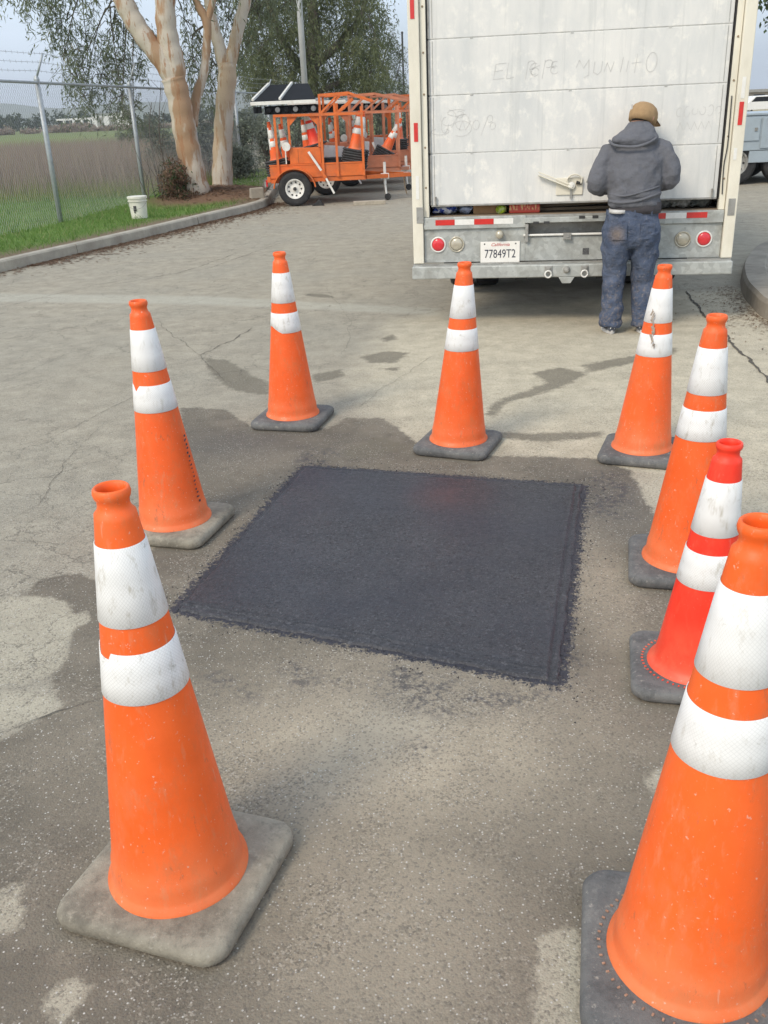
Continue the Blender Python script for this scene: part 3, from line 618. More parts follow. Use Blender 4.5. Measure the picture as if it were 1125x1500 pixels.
# door latch: plate, pivot, lever, hook
lt = MB().bx(1.10, 1.30, PV + .018, PV + .029, .975, 1.10).build('door_latch', M_cream, truck, bevel=.004)
MB().tube([(.965, PV + .0, 1.125), (1.215, PV + .0, 1.025)], [(.021, .006), (.023, .006)], 8).build('lever', M_cream, lt, smooth=False)
MB().tube([(.965, PV - .004, 1.148), (1.205, PV - .004, 1.050)], [.005, .005], 6).build('lever_rib', M_cream, lt)
MB().lathe([(0, -.018), (.012, -.017), (.016, -.012), (.026, -.010), (.028, 0)], 18, (1.215, PV + .008, 1.042), 'Y').build('pivot', M_refw, lt)
hk = [(1.235 + .055 * math.cos(a), PV + .0, 1.078 + .045 * math.sin(a)) for a in np.linspace(PI * .95, -.5, 12)]
MB().tube(hk, [(.012, .006)] * 12, 6).build('hook', M_cream, lt); 
MB().tube([(1.25, PV + .006, 1.065), (1.29, PV + .008, 1.055)], [.014, .01], 6).build('hook_pin', M_dark, lt)  # short tapered dark steel pin inside the hook
MB().tube([(1.325, PV + .01, 1.06), (1.35, PV + .01, 1.115)], [.006, .006], 6).build('scuff_bar', M_galvd, lt)
mb = MB(); mb.bx(1.205, 1.219, PV + .006, PV + .02, .95, 1.02); mb.build('latch_tongue', M_galvd, lt)
MB().tube([(.18, PV + .012, .93), (.18, PV + .012, .99)], .008, 8).build('corner_bolt', M_galvd, truck); MB().tube([(2.25, PV + .012, .93), (2.25, PV + .012, .99)], .008, 8).build('corner_bolt', M_galvd, truck)
# cable inside the left post
MB().tube(catmull([(2.318, PV - .012, 1.62), (2.322, PV - .014, 1.3), (2.31, PV - .012, 1.15), (2.318, PV - .013, .95)], 5), .004, 6).build('strap', M_dark, truck)
# chassis, axle, wheels, mudflaps, cab
for x in (.75, 1.68): MB().bx(x, x + .07, .2, 7.2, .56, .74).build('chassis_rail', M_dark, truck)
MB().tube([(.2, 1.95, .42), (2.23, 1.95, .42)], .06, 10).build('axle', M_dark, truck)
MB().lathe([(.0, -.15), (.12, -.13), (.17, 0), (.12, .13), (0, .15)], 16, (1.215, 1.95, .42), 'Y').build('differential', M_dark, truck, smooth=True)
def wheel(parent, c, r, wd, rim_mat, axis='X', name='wheel', side=-1, holes=8, rimr=.56, nseg=32):
    t = MB().lathe([(r * .56, -wd / 2 * .85), (r * .8, -wd / 2), (r * .95, -wd / 2 * .95), (r, -wd / 2 * .7), (r, wd / 2 * .7), (r * .95, wd / 2 * .95), (r * .8, wd / 2), (r * .56, wd / 2 * .85)], nseg, c, axis).build(name, M_black, parent, smooth=True)
    s = side
    MB().lathe([(0, s * wd * .34), (r * .13, s * wd * .34), (r * .15, s * wd * .25), (r * .30, s * wd * .22), (r * .46, s * wd * .30), (r * .50, s * wd * .44), (r * .57, s * wd * .46), (r * .575, s * wd * .38)], nseg, c, axis).build('rim', rim_mat, t, smooth=False)
    mb = MB()
    for i in range(holes):
        a = 2 * PI * i / holes; q = [math.cos(a) * r * .385, math.sin(a) * r * .385]; d = s * wd * .285
        cc = (c[0] + d, c[1] + q[0], c[2] + q[1]) if axis == 'X' else (c[0] + q[0], c[1] + d, c[2] + q[1])
        mb.lathe([(0, s * wd * .03), (r * .055, s * wd * .03), (r * .055, -s * wd * .02)], 8, cc, axis)
    mb.build('rim_holes', M_dark, t); MB().lathe([(0, s * wd * .47), (r * .09, s * wd * .46), (r * .11, s * wd * .33)], 12, c, axis).build('hub', M_dark, t)
    return t
for x in (.27, .52, 1.92, 2.17): wheel(truck, (x, 1.95, .42), .42, .22, M_galvd, side=1 if x > 1.2 else -1)
for x in (.35, 2.08): wheel(truck, (x, 6.3, .42), .42, .24, M_galvd, side=1 if x > 1.2 else -1)
for x0, x1 in ((.14, .66), (1.78, 2.30)): MB().bx(x0, x1, 1.30, 1.308, .20, .62).build('mudflap', M_black, truck)
for x0, x1 in ((.80, .90), (1.45, 1.58)): MB().bx(x0, x1, .4, .46, .30, .56).build('hanger', M_dark, truck)
MB().bx(.1, 2.33, 5.5, 7.3, .62, 2.3).build('cab', M_white, truck, bevel=.12)
# ---- load in the gap under the door: separate things, sitting on the truck floor
TM = Matrix.Translation(TO) @ Matrix.Rotation(TYAW, 4, 'Z')
def tw(x, y, z): return TM @ Vector((x, y, z))
FZ = .8425
def wrinkled(mb_v, amp, sc): return [tuple(Vector(p) + Vector((math.sin(p[1] * sc + p[2] * sc * 1.7), math.sin(p[0] * sc * 1.3), math.sin(p[0] * sc + p[1] * sc))) * amp) for p in mb_v]
def bag(name, c, d, mat, label, cat, amp=.008, sc=60, n=14):
    mb = MB(); mb.loft([(0, 0, z * d[2], d[0] / 2 * (1 - abs(z - .5) ** 3 * 3) , d[1] / 2 * (1 - abs(z - .5) ** 3 * 3), .6) for z in np.linspace(0.001, .999, 9)], n * 2)
    mb.v = wrinkled(mb.v, amp, sc); zmin = min(v[2] for v in mb.v); mb.v = [(a, b, c_ - zmin) for a, b, c_ in mb.v]
    o = mb.build(name, mat, None, smooth=True); o.location = tw(*c); o.rotation_euler = (0, 0, TYAW); return tag(o, label, cat)
k = NT('blue_wrapper'); v = k.obj(); M_blue = k.fin(k.mix(k.ramp(k.noise(k.map(v, (1, 1, 2)), 16, 3, .6), .5, .53), (.03, .07, .36), (.62, .66, .74)), .3)
bag('plastic_bag', (.235, PV + .19, FZ), (.20, .16, .072), M_blue, 'blue and white plastic bag at the left end of the gap under the truck door', 'bag')
bag('wrapped_pack', (.405, PV + .17, FZ), (.11, .14, .062), simple('silver_blue', (.30, .36, .50), .3, .2, .5, 30), 'silvery blue pack beside the blue bag in the truck gap', 'bag')
MB().box((0, 0, .036), (.22, .2, .071)).build('cardboard_box', simple('cardboard', (.36, .21, .10), .85, 0, .15, 10), bevel=.003, loc=tw(.57, PV + .22, FZ), rot=(0, 0, TYAW + .05))
tag(bpy.data.objects['cardboard_box'], 'brown cardboard box between the blue bag and the green bottle', 'box')
mb = MB(); mb.tube([(-.05, 0, .033), (.03, 0, .033), (.055, 0, .033), (.075, 0, .033)], [.033, .033, .015, .014], 14)
g = mb.build('bottle', simple('lime_plastic', (.42, .58, .04), .3, 0, .5, 40, (.8, .8, .7), .6), smooth=True, loc=tw(.69, PV + .13, FZ), rot=(0, 0, TYAW + 1.2)); tag(g, 'lime green bottle lying end-on next to the red carton', 'bottle')
k = NT('red_carton'); v = k.obj(); z_ = k.sep(v); M_rc = k.fin(k.mix(k.math('MULTIPLY', k.ramp(k.noise(k.map(v, (3, 1, 1)), 26, 2, .5), .55, .57), k.ramp(z_[2], .02, .03)), (.55, .075, .05), (.75, .45, .20)), .4)
g = MB().box((0, 0, .036), (.24, .14, .071)).build('red_carton', M_rc, bevel=.012, loc=tw(.865, PV + .16, FZ), rot=(0, 0, TYAW)); tag(g, 'red packaged carton on the truck floor under the door', 'carton')
for i, (x, z) in enumerate(((1.3, .0), (1.22, .026))):
    g = MB().box((0, 0, .012), (.85 - i * .2, .18, .022), (0, -.03 * i, 0)).build('wooden_board', M_wood, bevel=.002, loc=tw(x, PV + .30 + .05 * i, FZ + z + .003), rot=(0, 0, TYAW + .04)); tag(g, ['long brown board lying in the truck gap behind the worker', 'shorter brown board on top of another in the truck gap'][i], 'board')
for i, x in enumerate((1.90, 2.05, 2.19)):
    bag('cloth_bundle', (x, PV + .17, FZ), (.15, .13, .070), simple('grey_cloth%d' % i, ((.16, .16, .15), (.30, .29, .26), (.10, .11, .10))[i], .9, 0, .5, 40), ('dark grey bundle just right of the worker in the truck gap', 'pale grey bundle in the middle of the right truck gap', 'dark bundle at the far right end of the truck gap')[i], 'bundle', .012, 75)

# ================================================================== CONES
def orange(name, c, dust=.5):
    k = NT(name); v = k.obj(True); z = k.sep(k.obj())[2]
    n1 = k.noise(v, 5, 6, .65); n2 = k.noise(k.map(v, (1, 1, .3)), 45, 5, .7); n3 = k.noise(v, 120, 3, .6)
    col = k.mix(k.ramp(n1, .3, .7), tuple(x * .88 for x in c), tuple(min(1, x * 1.08) for x in c))
    low = k.ramp(z, .06, .22, 1, 0)
    col = k.mix(k.math('MULTIPLY', k.math('ADD', k.math('MULTIPLY', low, .50), .08), k.ramp(n1, .35, .7, .2, 1)), col, (.60, .27, .13))
    col = k.mix(k.ramp(n2, .56, .72, 0, dust * .75), col, (.60, .30, .17))
    col = k.mix(k.ramp(n3, .66, .72, 0, dust), col, (.70, .60, .50))
    col = k.mix(k.ramp(k.noise(k.map(v, (1, 1, .12)), 60, 3, .5), .72, .76, 0, dust * .8), col, (.75, .50, .38))
    n5 = k.noise(k.map(v, (1, 1, .5)), 11, 8, .8); col = k.mix(k.ramp(n5, .50, .64, 0, dust * .75), col, (.52, .19, .08)); col = k.mix(k.ramp(k.noise(k.map(v, (1, 1, .4), (3, 1, 2)), 22, 8, .8), .60, .66, 0, dust), col, (.26, .12, .07))
    m_ = k.fin(col, k.ramp(n5, .3, .7, .32, .62), 0, k.math('ADD', n1, k.math('MULTIPLY', n5, .6)), .16, .004, .4)
    k.b.inputs['Subsurface Weight'].default_value = 0.0
    return m_
M_or = orange('cone_orange', (.90, .118, .014)); M_or2 = orange('cone_orange_fresh', (.92, .130, .015), .45); M_rd = orange('cone_red_orange', (.95, .032, .012), .15)
def collar_mat(name, dirt, hexs=.6):
    k = NT(name); v = k.obj(True); o_ = k.obj(); s = k.sep(o_)
    ang = k.math('ARCTAN2', s[1], s[0]); cx = k.n('CombineXYZ'); k.put(cx.inputs[0], k.math('MULTIPLY', ang, .075)); k.put(cx.inputs[1], s[2]); uv = cx.outputs[0]
    mm = k.n('Mapping'); k.put(mm.inputs[0], uv); mm.inputs['Rotation'].default_value = (0, 0, PI / 4); hx = k.voro(mm.outputs[0], 170, 'DISTANCE_TO_EDGE', rand=.0)
    n1 = k.noise(v, 14, 7, .72); n2 = k.noise(k.map(v, (1, 1, .35)), 50, 6, .75)
    col = k.mix(k.ramp(n1, .3, .7), (.76, .755, .73), (.83, .825, .80))
    col = k.mix(k.ramp(hx, .0, .12, hexs * .6, 0), col, (.52, .52, .50))
    col = k.mix(k.ramp(n2, .54, .70, 0, dirt), col, (.42, .38, .30))
    col = k.mix(k.ramp(k.noise(v, 26, 7, .8), .60, .68, 0, dirt * .9), col, (.36, .33, .27))
    return k.fin(col, .42, 0, hx, .15, .001, .5)
M_mould = simple('dusty_mould_mark', (.36, .22, .15), .9, 0, .4, 90)
M_colA = collar_mat('collar_dirty', .75, 1); M_colB = collar_mat('collar_clean', .45, .7)
def rubber(name, c, dust, amt):
    k = NT(name); v = k.obj(True); n1 = k.noise(v, 5, 7, .68); n2 = k.noise(v, 60, 5, .7); n3 = k.noise(v, 260, 3, .7)
    col = k.mix(k.ramp(n1, .3, .7), tuple(x * .75 for x in c), tuple(x * 1.2 for x in c)); col = k.mix(k.math('MULTIPLY', k.ramp(n1, .36, .62), amt), col, dust)
    n6 = k.noise(v, 16, 8, .8); col = k.mix(k.ramp(n6, .52, .62, 0, .55), col, tuple(x * .55 for x in c)); col = k.mix(k.ramp(n6, .46, .36, 0, .45), col, tuple(min(1, x * 1.35) for x in dust)); col = k.mix(k.ramp(n2, .6, .72, 0, .45), col, tuple(x * .5 for x in c)); col = k.mix(k.ramp(n2, .40, .28, 0, .6), col, (.45, .42, .36))
    return k.fin(col, .85, 0, k.math('ADD', n2, k.math('ADD', n3, k.math('MULTIPLY', n6, 2.0))), .45, .005)
M_bgrey = rubber('cone_base_rubber', (.115, .118, .118), (.20, .195, .18), .55); M_btan = rubber('cone_base_dusty', (.20, .18, .14), (.33, .30, .235), 1.0); M_bdark = rubber('stack_base_rubber', (.03, .03, .032), (.09, .085, .08), .5)
def rsq(h, r, n=6):
    P = []
    for qx, qy, a0 in ((1, 1, 0), (-1, 1, 90), (-1, -1, 180), (1, -1, 270)):
        for i in range(n + 1):
            a = math.radians(a0 + 90 * i / n); P.append((qx * (h - r) + math.cos(a) * r, qy * (h - r) + math.sin(a) * r))
    return P
def base_mb(size, th=.046, hole=.0):
    mb = MB(); n = 28
    for (s_, z, r_) in ((.935, 0, .045), (.992, .011, .05), (1, th * .62, .05), (.975, th * .85, .05), (.93, th * .97, .05), (.80, th, .06)):
        for x, y in rsq(size / 2 * s_, r_): mb.v.append((x, y, z))
    m_ = 7
    for i in range(5):
        for j in range(n): mb.f.append((i * n + j, i * n + (j + 1) % n, (i + 1) * n + (j + 1) % n, (i + 1) * n + j))
    # inner ring to circle
    b = len(mb.v); rr = size * .33
    for x, y in rsq(size / 2 * .80, .06): a = math.atan2(y, x); mb.v.append((math.cos(a) * rr, math.sin(a) * rr, th * 1.05))
    for j in range(n): mb.f.append((5 * n + j, 5 * n + (j + 1) % n, b + (j + 1) % n, b + j))
    mb.f.append(tuple(range(b, b + n))); mb.f.append(tuple(reversed(range(n)))); mb.m = [0] * len(mb.f); return mb
P36 = [(.147, .0465), (.146, .053), (.138, .062), (.136, .070), (.1335, .088), (.1325, .106), (.1300, .112), (.1245, .150), (.0430, .822), (.0385, .856), (.0372, .866), (.0315, .872), (.0288, .880), (.0288, .889), (.0325, .896), (.0340, .903), (.0325, .911), (.0295, .914), (.0262, .911), (.0250, .900), (.025, .872), (.033, .850), (.037, .81), (.042, .74)]
P28 = [(.128, .0405), (.126, .046), (.118, .053), (.111, .064), (.108, .08), (.103, .11), (.0430, .622), (.0385, .660), (.037, .667), (.0315, .672), (.029, .680), (.029, .690), (.033, .695), (.0345, .701), (.033, .709), (.030, .712), (.0265, .709), (.025, .700), (.025, .67), (.034, .65), (.038, .61), (.043, .55)]
def rad_at(P, z):
    for (r0, z0), (r1, z1) in zip(P[:-1], P[1:]):
        if z0 <= z <= z1: return r0 + (r1 - r0) * (z - z0) / (z1 - z0)
    return .05
def collar_mb(P, z0, z1, lo=None, hi=None, n=72, off=.0022):
    mb = MB(); lo = lo or (lambda a: 0); hi = hi or (lambda a: 0); K = 6
    for j in range(n):
        a = 2 * PI * j / n
        for i in range(K):
            t = i / (K - 1); zl, zh = z0 + lo(a), z1 + hi(a); z = zl + (zh - zl) * t
            if i in (1,): z = zl + .0012
            if i == K - 2: z = zh - .0012
            r = rad_at(P, z) + off * (1.0 if 0 < i < K - 1 else .3)
            mb.v.append((math.cos(a) * r, math.sin(a) * r, z))
    for j in range(n):
        for i in range(K - 1): mb.f.append((j * K + i, ((j + 1) % n) * K + i, ((j + 1) % n) * K + i + 1, j * K + i + 1)); mb.m.append(0)
    return mb
def adiff(a, b): return (a - b + PI) % (2 * PI) - PI
def make_cone(name, loc, rz, label, P=P36, bands=((.66, .812), (.507, .609)), body=None, colm=None, basem=None, size=.40, tears=None, dots=False, th=.046, group='traffic cones around the fresh patch', lean=0.0, s=1.0, seg=64):
    root = tag(empty(name, loc, rz), label, 'traffic cone', group); root.scale = (s, s, s)
    lx, ly = lean / s * math.cos(rz), -lean / s * math.sin(rz)
    def shear(m_): m_.v = [(x + lx * (z - .047), y + ly * (z - .047), z) for x, y, z in m_.v]; return m_
    base_mb(size, th).build('base', basem or M_bgrey, root, smooth=True, bevel=0)
    b_ = shear(MB().lathe(P, seg)).build('body', body or M_or, root, smooth=True)
    for i, (z0, z1) in enumerate(bands):
        lo = hi = None
        if tears and i in tears: lo, hi = tears[i]
        shear(collar_mb(P, z0, z1, lo, hi, seg)).build('reflective_collar', colm or M_colA, root, smooth=True)
    if dots:
        mb = MB(); R0 = P[0][0] + .014
        for i in range(56):
            a = 2 * PI * i / 56; mb.box((math.cos(a) * R0, math.sin(a) * R0, th * 1.05), (.006, .0035, .002), (0, 0, a))
        mb.build('mould_marks', M_mould if P is P36 else (body or M_or), root)
    return root
def ang_to_cam(loc, rz): return math.atan2(-loc[1], -loc[0]) - rz       # local angle that faces the camera
r0 = math.radians
CONES = []
def notch(a0, w_, d): return lambda a: -d if abs(adiff(a, a0)) < w_ else 0
loc = (-.508, 1.658, 0); rz = r0(-19.8); f_ = ang_to_cam(loc, rz)
make_cone('traffic_cone', loc, rz, 'closest orange cone on the left, standing on a dusty tan base', basem=M_btan, colm=M_colA, tears={1: (None, notch(f_ - 1.15, .28, .014))}, body=M_or2, size=0.39, s=1.085, lean=-0.013)
loc = (-.904, 3.697, 0); rz = r0(-16.5); f_ = ang_to_cam(loc, rz)
c2 = make_cone('traffic_cone', loc, rz, 'orange cone left of the patch with small black marks down its side', basem=M_btan, colm=M_colB, tears={1: (None, lambda a, f=f_: -.024 * max(0, 1 - abs(adiff(a, f - 1.0)) / .25))}, body=M_or, size=0.385, s=1.074, lean=-0.029)
mb = MB(); a_ = f_ + .95
for i in range(17):
    z = .40 - i * .0165
    for q in range(random.choice((1, 2, 2))):
        da = random.uniform(-.04, .04); r = rad_at(P36, z) + .0012
        mb.box((math.cos(a_ + da) * r, math.sin(a_ + da) * r, z + random.uniform(-.002, .002)), (.0012, random.uniform(.004, .010), random.uniform(.003, .009)), (0, 0, a_ + da))
mb.build('stencilled_marks', M_ink, c2)
loc = (-.499, 5.15, 0); rz = r0(-14.8); f_ = ang_to_cam(loc, rz)
make_cone('traffic_cone', loc, rz, 'farthest cone at the back left corner, its lower white collar cut away at the left', tears={1: (lambda a, f=f_: .032 * max(0, min(1, (-adiff(a, f - .25)) / .8)) if adiff(a, f - .25) > -1.6 else .0, None)}, colm=M_colA, size=0.385, s=1.04, lean=-0.003)
loc = (.403, 4.584, 0); rz = r0(-23)
make_cone('traffic_cone', loc, rz, 'orange cone behind the patch in front of the number plate', colm=M_colA, size=0.38, s=1.028, lean=0.043)
loc = (1.293, 4.348, 0); rz = r0(-22)
c5 = make_cone('traffic_cone', loc, rz, 'orange cone in front of the worker with a brown scuff over its stripes', colm=M_colB, size=0.385, s=1.011, lean=0.053)
loc = (1.116, 3.118, 0); rz = r0(-14.5)
make_cone('traffic_cone', loc, rz, 'tall orange cone on the right standing just behind the short red one', colm=M_colA, size=0.385, s=1.041, lean=0.039)
loc = (.923, 2.414, 0); rz = r0(-13.6)
make_cone('traffic_cone', loc, rz, 'short bright red-orange cone with two white collars', P=P28, bands=((.462, .612), (.312, .412)), body=M_rd, colm=M_colA, basem=M_bgrey, dots=True, th=.04, size=0.35, s=1.056, lean=0.058)
loc = (.573, 1.357, 0); rz = r0(-13)
make_cone('traffic_cone', loc, rz, 'closest orange cone at the right edge on a clean grey base', colm=M_colB, body=M_or2, dots=True, size=0.385, s=1.094, lean=0.039)
# dirt marks that belong to single cones
def scuff(cone, a0, zs_, mat, name='scuff', wd=.005):
    mb = MB(); P = P36
    for (da, z, h, ww) in zs_:
        r = rad_at(P, z) + .0034; a = a0 + da; d = Vector((math.cos(a), math.sin(a), 0))
        mb.box((d.x * r, d.y * r, z), (.0008, ww, h), (random.uniform(-.5, .5), math.radians(-6.5), a))
    return mb.build(name, mat, cone)
M_scf = simple('brown_scuff', (.40, .33, .26), .8, 0, .5, 90)
f_ = ang_to_cam((1.30, 4.31), r0(-22)); scuff(c5, f_, [(.1 + .25 * (i / 14 - .5) + random.uniform(-.12, .12), .72 - i * .011, random.uniform(.010, .03), random.uniform(.003, .010)) for i in range(16)], M_scf)
#@@PART3
# ================================================================== PERSON (local: facing +y, origin on the ground between the feet)
PO = (1.895, 7.02, 0); person = tag(empty('person', PO, math.radians(-8)), 'person seen from behind in a grey hoodie, dirty blue jeans and a tan cap', 'person')
def remesh(o, vox, sm=4, fac=.5):
    m = o.modifiers.new('weld', 'REMESH'); m.mode = 'VOXEL'; m.voxel_size = vox; m.use_smooth_shade = True
    s = o.modifiers.new('soft', 'SMOOTH'); s.iterations = sm; s.factor = fac; return o
M_skin = simple('skin', (.52, .27, .18), .5, 0, .12, 20)
k = NT('grey_fleece'); v = k.obj(); n1 = k.noise(v, 8, 5, .6); n2 = k.noise(v, 160, 3, .7); n3 = k.noise(k.map(v, (1.1, 1, 1.2)), 7, 4, .55)
c = k.mix(k.ramp(n1, .3, .7), (.112, .116, .132), (.150, .153, .168)); c = k.mix(k.ramp(n2, .5, .7, 0, .4), c, (.19, .193, .205))
M_hood = k.fin(c, .95, 0, k.math('ADD', k.math('MULTIPLY', n3, 2.2), k.math('MULTIPLY', n2, .12)), .55, .03, .15)
k = NT('worn_denim'); v = k.obj(); n1 = k.noise(v, 7, 6, .65); n2 = k.noise(v, 200, 3, .7); n3 = k.noise(k.map(v, (1.4, 1, 1.6)), 7, 4, .6); n4 = k.noise(v, 38, 6, .75)
c = k.mix(k.ramp(n1, .3, .7), (.046, .064, .106), (.105, .128, .182)); c = k.mix(k.ramp(n4, .56, .70, 0, .55), c, (.24, .25, .28))
dv = k.n('VectorMath', operation='DISTANCE'); k.put(dv.inputs[0], k.map(v, (1, .4, .85))); dv.inputs[1].default_value = (-.115, -.05, .735 * .85)
c = k.mix(k.math('MULTIPLY', k.ramp(k.math('ADD', dv.outputs['Value'], k.math('MULTIPLY', k.math('SUBTRACT', n4, .5), .16)), .02, .07, .8, 0), k.ramp(n4, .35, .6, .2, 1)), c, (.25, .19, .14))
zz = k.sep(v)[2]; c = k.mix(k.math('MULTIPLY', k.ramp(zz, .12, .55, .55, .05), k.ramp(n4, .48, .62)), c, (.25, .20, .16))
M_jean = k.fin(c, .9, 0, k.math('ADD', k.math('MULTIPLY', n3, 2.6), k.math('MULTIPLY', n2, .1)), .6, .028, .15)
M_cap = simple('tan_canvas', (.36, .235, .12), .9, 0, .15, 30, (.25, .17, .09), .4, .3, 120)
M_shirt = simple('dark_tee', (.055, .050, .055), .9, 0, .3, 20); M_shoe = simple('shoe_mesh', (.10, .11, .14), .8, 0, .3, 60, (.3, .28, .25), .5); M_sole = simple('shoe_sole', (.55, .54, .52), .7, 0, .15, 30, (.3, .27, .22), .6)
def P3(*a): return Vector(a)
# body: one continuous surface (torso core, neck, head, arms, hands, legs)
mb = MB()
mb.loft([(0, .02, .70, .10, .07), (0, .02, .80, .15, .10), (0, .03, 1.0, .14, .09), (0, .05, 1.2, .16, .09), (0, .07, 1.30, .13, .07), (.01, .09, 1.36, .06, .055), (.02, .11, 1.40, .055, .055), (.035, .13, 1.45, .058, .06)], 16)
hc = P3(.048, .155, 1.49)
def head_pt(dx, dy, dz): # head turned ~35 deg to the right, tilted down
    M = Matrix.Rotation(math.radians(-38), 3, 'Z') @ Matrix.Rotation(math.radians(-22), 3, 'X'); return hc + M @ Vector((dx, dy, dz))
hv = []; hf = []; nn = 20
for i, (z, rx, ryb, ryf) in enumerate([(-.115, .03, .02, .05), (-.10, .045, .04, .085), (-.07, .056, .065, .098), (-.035, .066, .085, .098), (0, .073, .095, .098), (.035, .075, .098, .100), (.065, .068, .09, .092), (.09, .048, .065, .066), (.103, .015, .02, .02)]):
    for q in range(nn):
        a = 2 * PI * q / nn; y = math.sin(a); hv.append(head_pt(math.cos(a) * rx, y * (ryf if y > 0 else ryb), z))
for i in range(8):
    for q in range(nn): hf.append((i * nn + q, i * nn + (q + 1) % nn, (i + 1) * nn + (q + 1) % nn, (i + 1) * nn + q))
hf += [tuple(reversed(range(nn))), tuple(range(8 * nn, 9 * nn))]; mb.add(hv, hf)
mb.tube([head_pt(0, .090, .012), head_pt(0, .108, -.012), head_pt(0, .116, -.030), head_pt(0, .098, -.036)], [.008, .011, .013, .010], 8)      # nose
mb.tube([head_pt(-.022, .094, -.062), head_pt(.022, .094, -.062)], [.007, .007], 6); mb.tube([head_pt(-.018, .093, -.073), head_pt(.018, .093, -.073)], [.007, .007], 6)
for s in (-1, 1):
    mb.tube([head_pt(s * .073, -.005, .022), head_pt(s * .086, -.012, .015), head_pt(s * .085, -.010, -.010), head_pt(s * .074, 0, -.025)], [.009, .012, .010, .007], 8)  # ears
    mb.tube([head_pt(s * .045, .088, .022), head_pt(s * .018, .098, .024)], [.006, .006], 6)     # brow
def arm_chain(s):
    if s < 0: return [P3(-.175, .045, 1.27), P3(-.235, .02, 1.17), P3(-.255, .015, 1.08), P3(-.225, .12, 1.035), P3(-.16, .225, 1.02)]
    return [P3(.185, .045, 1.28), P3(.235, .02, 1.19), P3(.245, .02, 1.11), P3(.20, .12, 1.06), P3(.12, .205, 1.05)]
for s in (-1, 1):
    A_ = arm_chain(s); mb.tube(catmull(A_, 4), list(np.linspace(.048, .027, 17)), 12)
    wr = A_[-1]; d = (A_[-1] - A_[-2]).normalized(); side = d.cross(P3(0, 0, 1)).normalized() * (-s); upv = side.cross(d).normalized()
    palm = [wr, wr + d * .035, wr + d * .08]; mb.tube(palm, [(.024, .018), (.036, .016), (.040, .014)], 10)
    for fi, (off_, ln) in enumerate(((-.028, .062), (-.010, .072), (.009, .068), (.027, .054))):
        b0 = wr + d * .075 + side.normalized() * off_; cur_ = P3(0, 0, -1)
        mb.tube([b0, b0 + d * ln * .5, b0 + d * ln * .8 + cur_ * ln * .28, b0 + d * ln * .85 + cur_ * ln * .6], [.0085, .0082, .0076, .0062], 8)
    tb = wr + d * .02 + side * .03; mb.tube([tb, tb + d * .03 + side * .02, tb + d * .058 + side * .016 + P3(0, 0, -.008)], [.011, .0095, .0075], 8)
LEGS = {-1: [(-.095, .03, .62), (-.100, .035, .36), (-.115, .01, .09)], 1: [(.10, .03, .62), (.105, .04, .36), (.125, .02, .09)]}
for s in (-1, 1): mb.tube([P3(*q) for q in [(s * .09, .02, .78)] + LEGS[s]] + [P3(LEGS[s][2][0], LEGS[s][2][1] + .0, .05)], [.085, .075, .05, .038, .04], 14)
remesh(mb.build('body', M_skin, person, smooth=True), .0075, 2)
# hoodie
mb = MB()
mb.loft([(.01, .005, .915, .172, .125), (.008, .0, .925, .186, .135), (.005, -.004, .955, .188, .138), (.0, -.002, .975, .180, .130), (0, -.006, .99, .190, .142), (0, .0, 1.04, .188, .140), (0, .008, 1.10, .194, .142), (0, .018, 1.17, .205, .140), (0, .030, 1.235, .218, .132), (.002, .042, 1.285, .205, .118), (.006, .055, 1.325, .165, .102), (.012, .075, 1.355, .11, .085), (.016, .09, 1.385, .085, .08)], 28)
for s in (-1, 1):
    A_ = arm_chain(s); A_ = [A_[0] + P3(-s * .06, .005, .01)] + A_
    mb.tube(catmull(A_, 3), [.066, .072, .078, .078, .076, .075, .074, .076, .078, .080, .076, .066, .056, .050, .044, .040][:len(catmull(A_, 3))], 16)
# drooping hood, folded on the upper back
hd = []
mb.loft([(-.012, -.015, 1.315, .085, .030), (-.018, -.022, 1.335, .150, .055), (-.020, -.010, 1.360, .172, .075), (-.012, .01, 1.385, .160, .088), (.0, .035, 1.41, .130, .090), (.015, .06, 1.440, .108, .084), (.016, .080, 1.462, .086, .074), (.018, .09, 1.474, .066, .060)], 24)
o = remesh(mb.build('hoodie', M_hood, person, smooth=True), .009, 3)
tx = bpy.data.textures.new('folds', 'CLOUDS'); tx.noise_scale = .13; tx.noise_depth = 1
dm = o.modifiers.new('folds', 'DISPLACE'); dm.texture = tx; dm.strength = .030; dm.mid_level = .5; dm.texture_coords = 'LOCAL'
tx2 = bpy.data.textures.new('small_folds', 'CLOUDS'); tx2.noise_scale = .055; tx2.noise_depth = 0
dm = o.modifiers.new('small_folds', 'DISPLACE'); dm.texture = tx2; dm.strength = .012; dm.mid_level = .5; dm.texture_coords = 'LOCAL'
# fold line where the hood meets the back
cr_ = catmull([P3(-.19, .02, 1.365), P3(-.16, -.075, 1.335), P3(-.03, -.105, 1.322), P3(.07, -.095, 1.345), P3(.13, -.04, 1.375)], 8)
MB().tube(cr_, [.004] + [.010] * (len(cr_) - 2) + [.004], 8).build('hood_seam', M_hood, person, smooth=True)
# hem ridges of the rucked waist
for pts, r_ in ((([(-.185, -.03, .965), (-.12, -.115, .955), (0, -.142, .965), (.10, -.125, .99), (.185, -.05, 1.01)]), .010), (([(-.18, -.05, 1.01), (-.08, -.137, 1.0), (.06, -.137, 1.03), (.17, -.07, 1.055)]), .007)):
    q = catmull([P3(*p) for p in pts], 6); MB().tube(q, [.002] + [r_] * (len(q) - 2) + [.002], 8).build('fold', M_hood, person, smooth=True)
MB().loft([(.02, .005, .868, .178, .128), (.02, .004, .90, .182, .133), (.02, .004, .945, .178, .130)], 28).build('dark_shirt', M_shirt, person, smooth=True)
MB().loft([(-.105, -.02, .880, .070, .118), (-.105, -.02, .903, .066, .114)], 28).build('white_shirt_tail', M_sole, person, smooth=True)
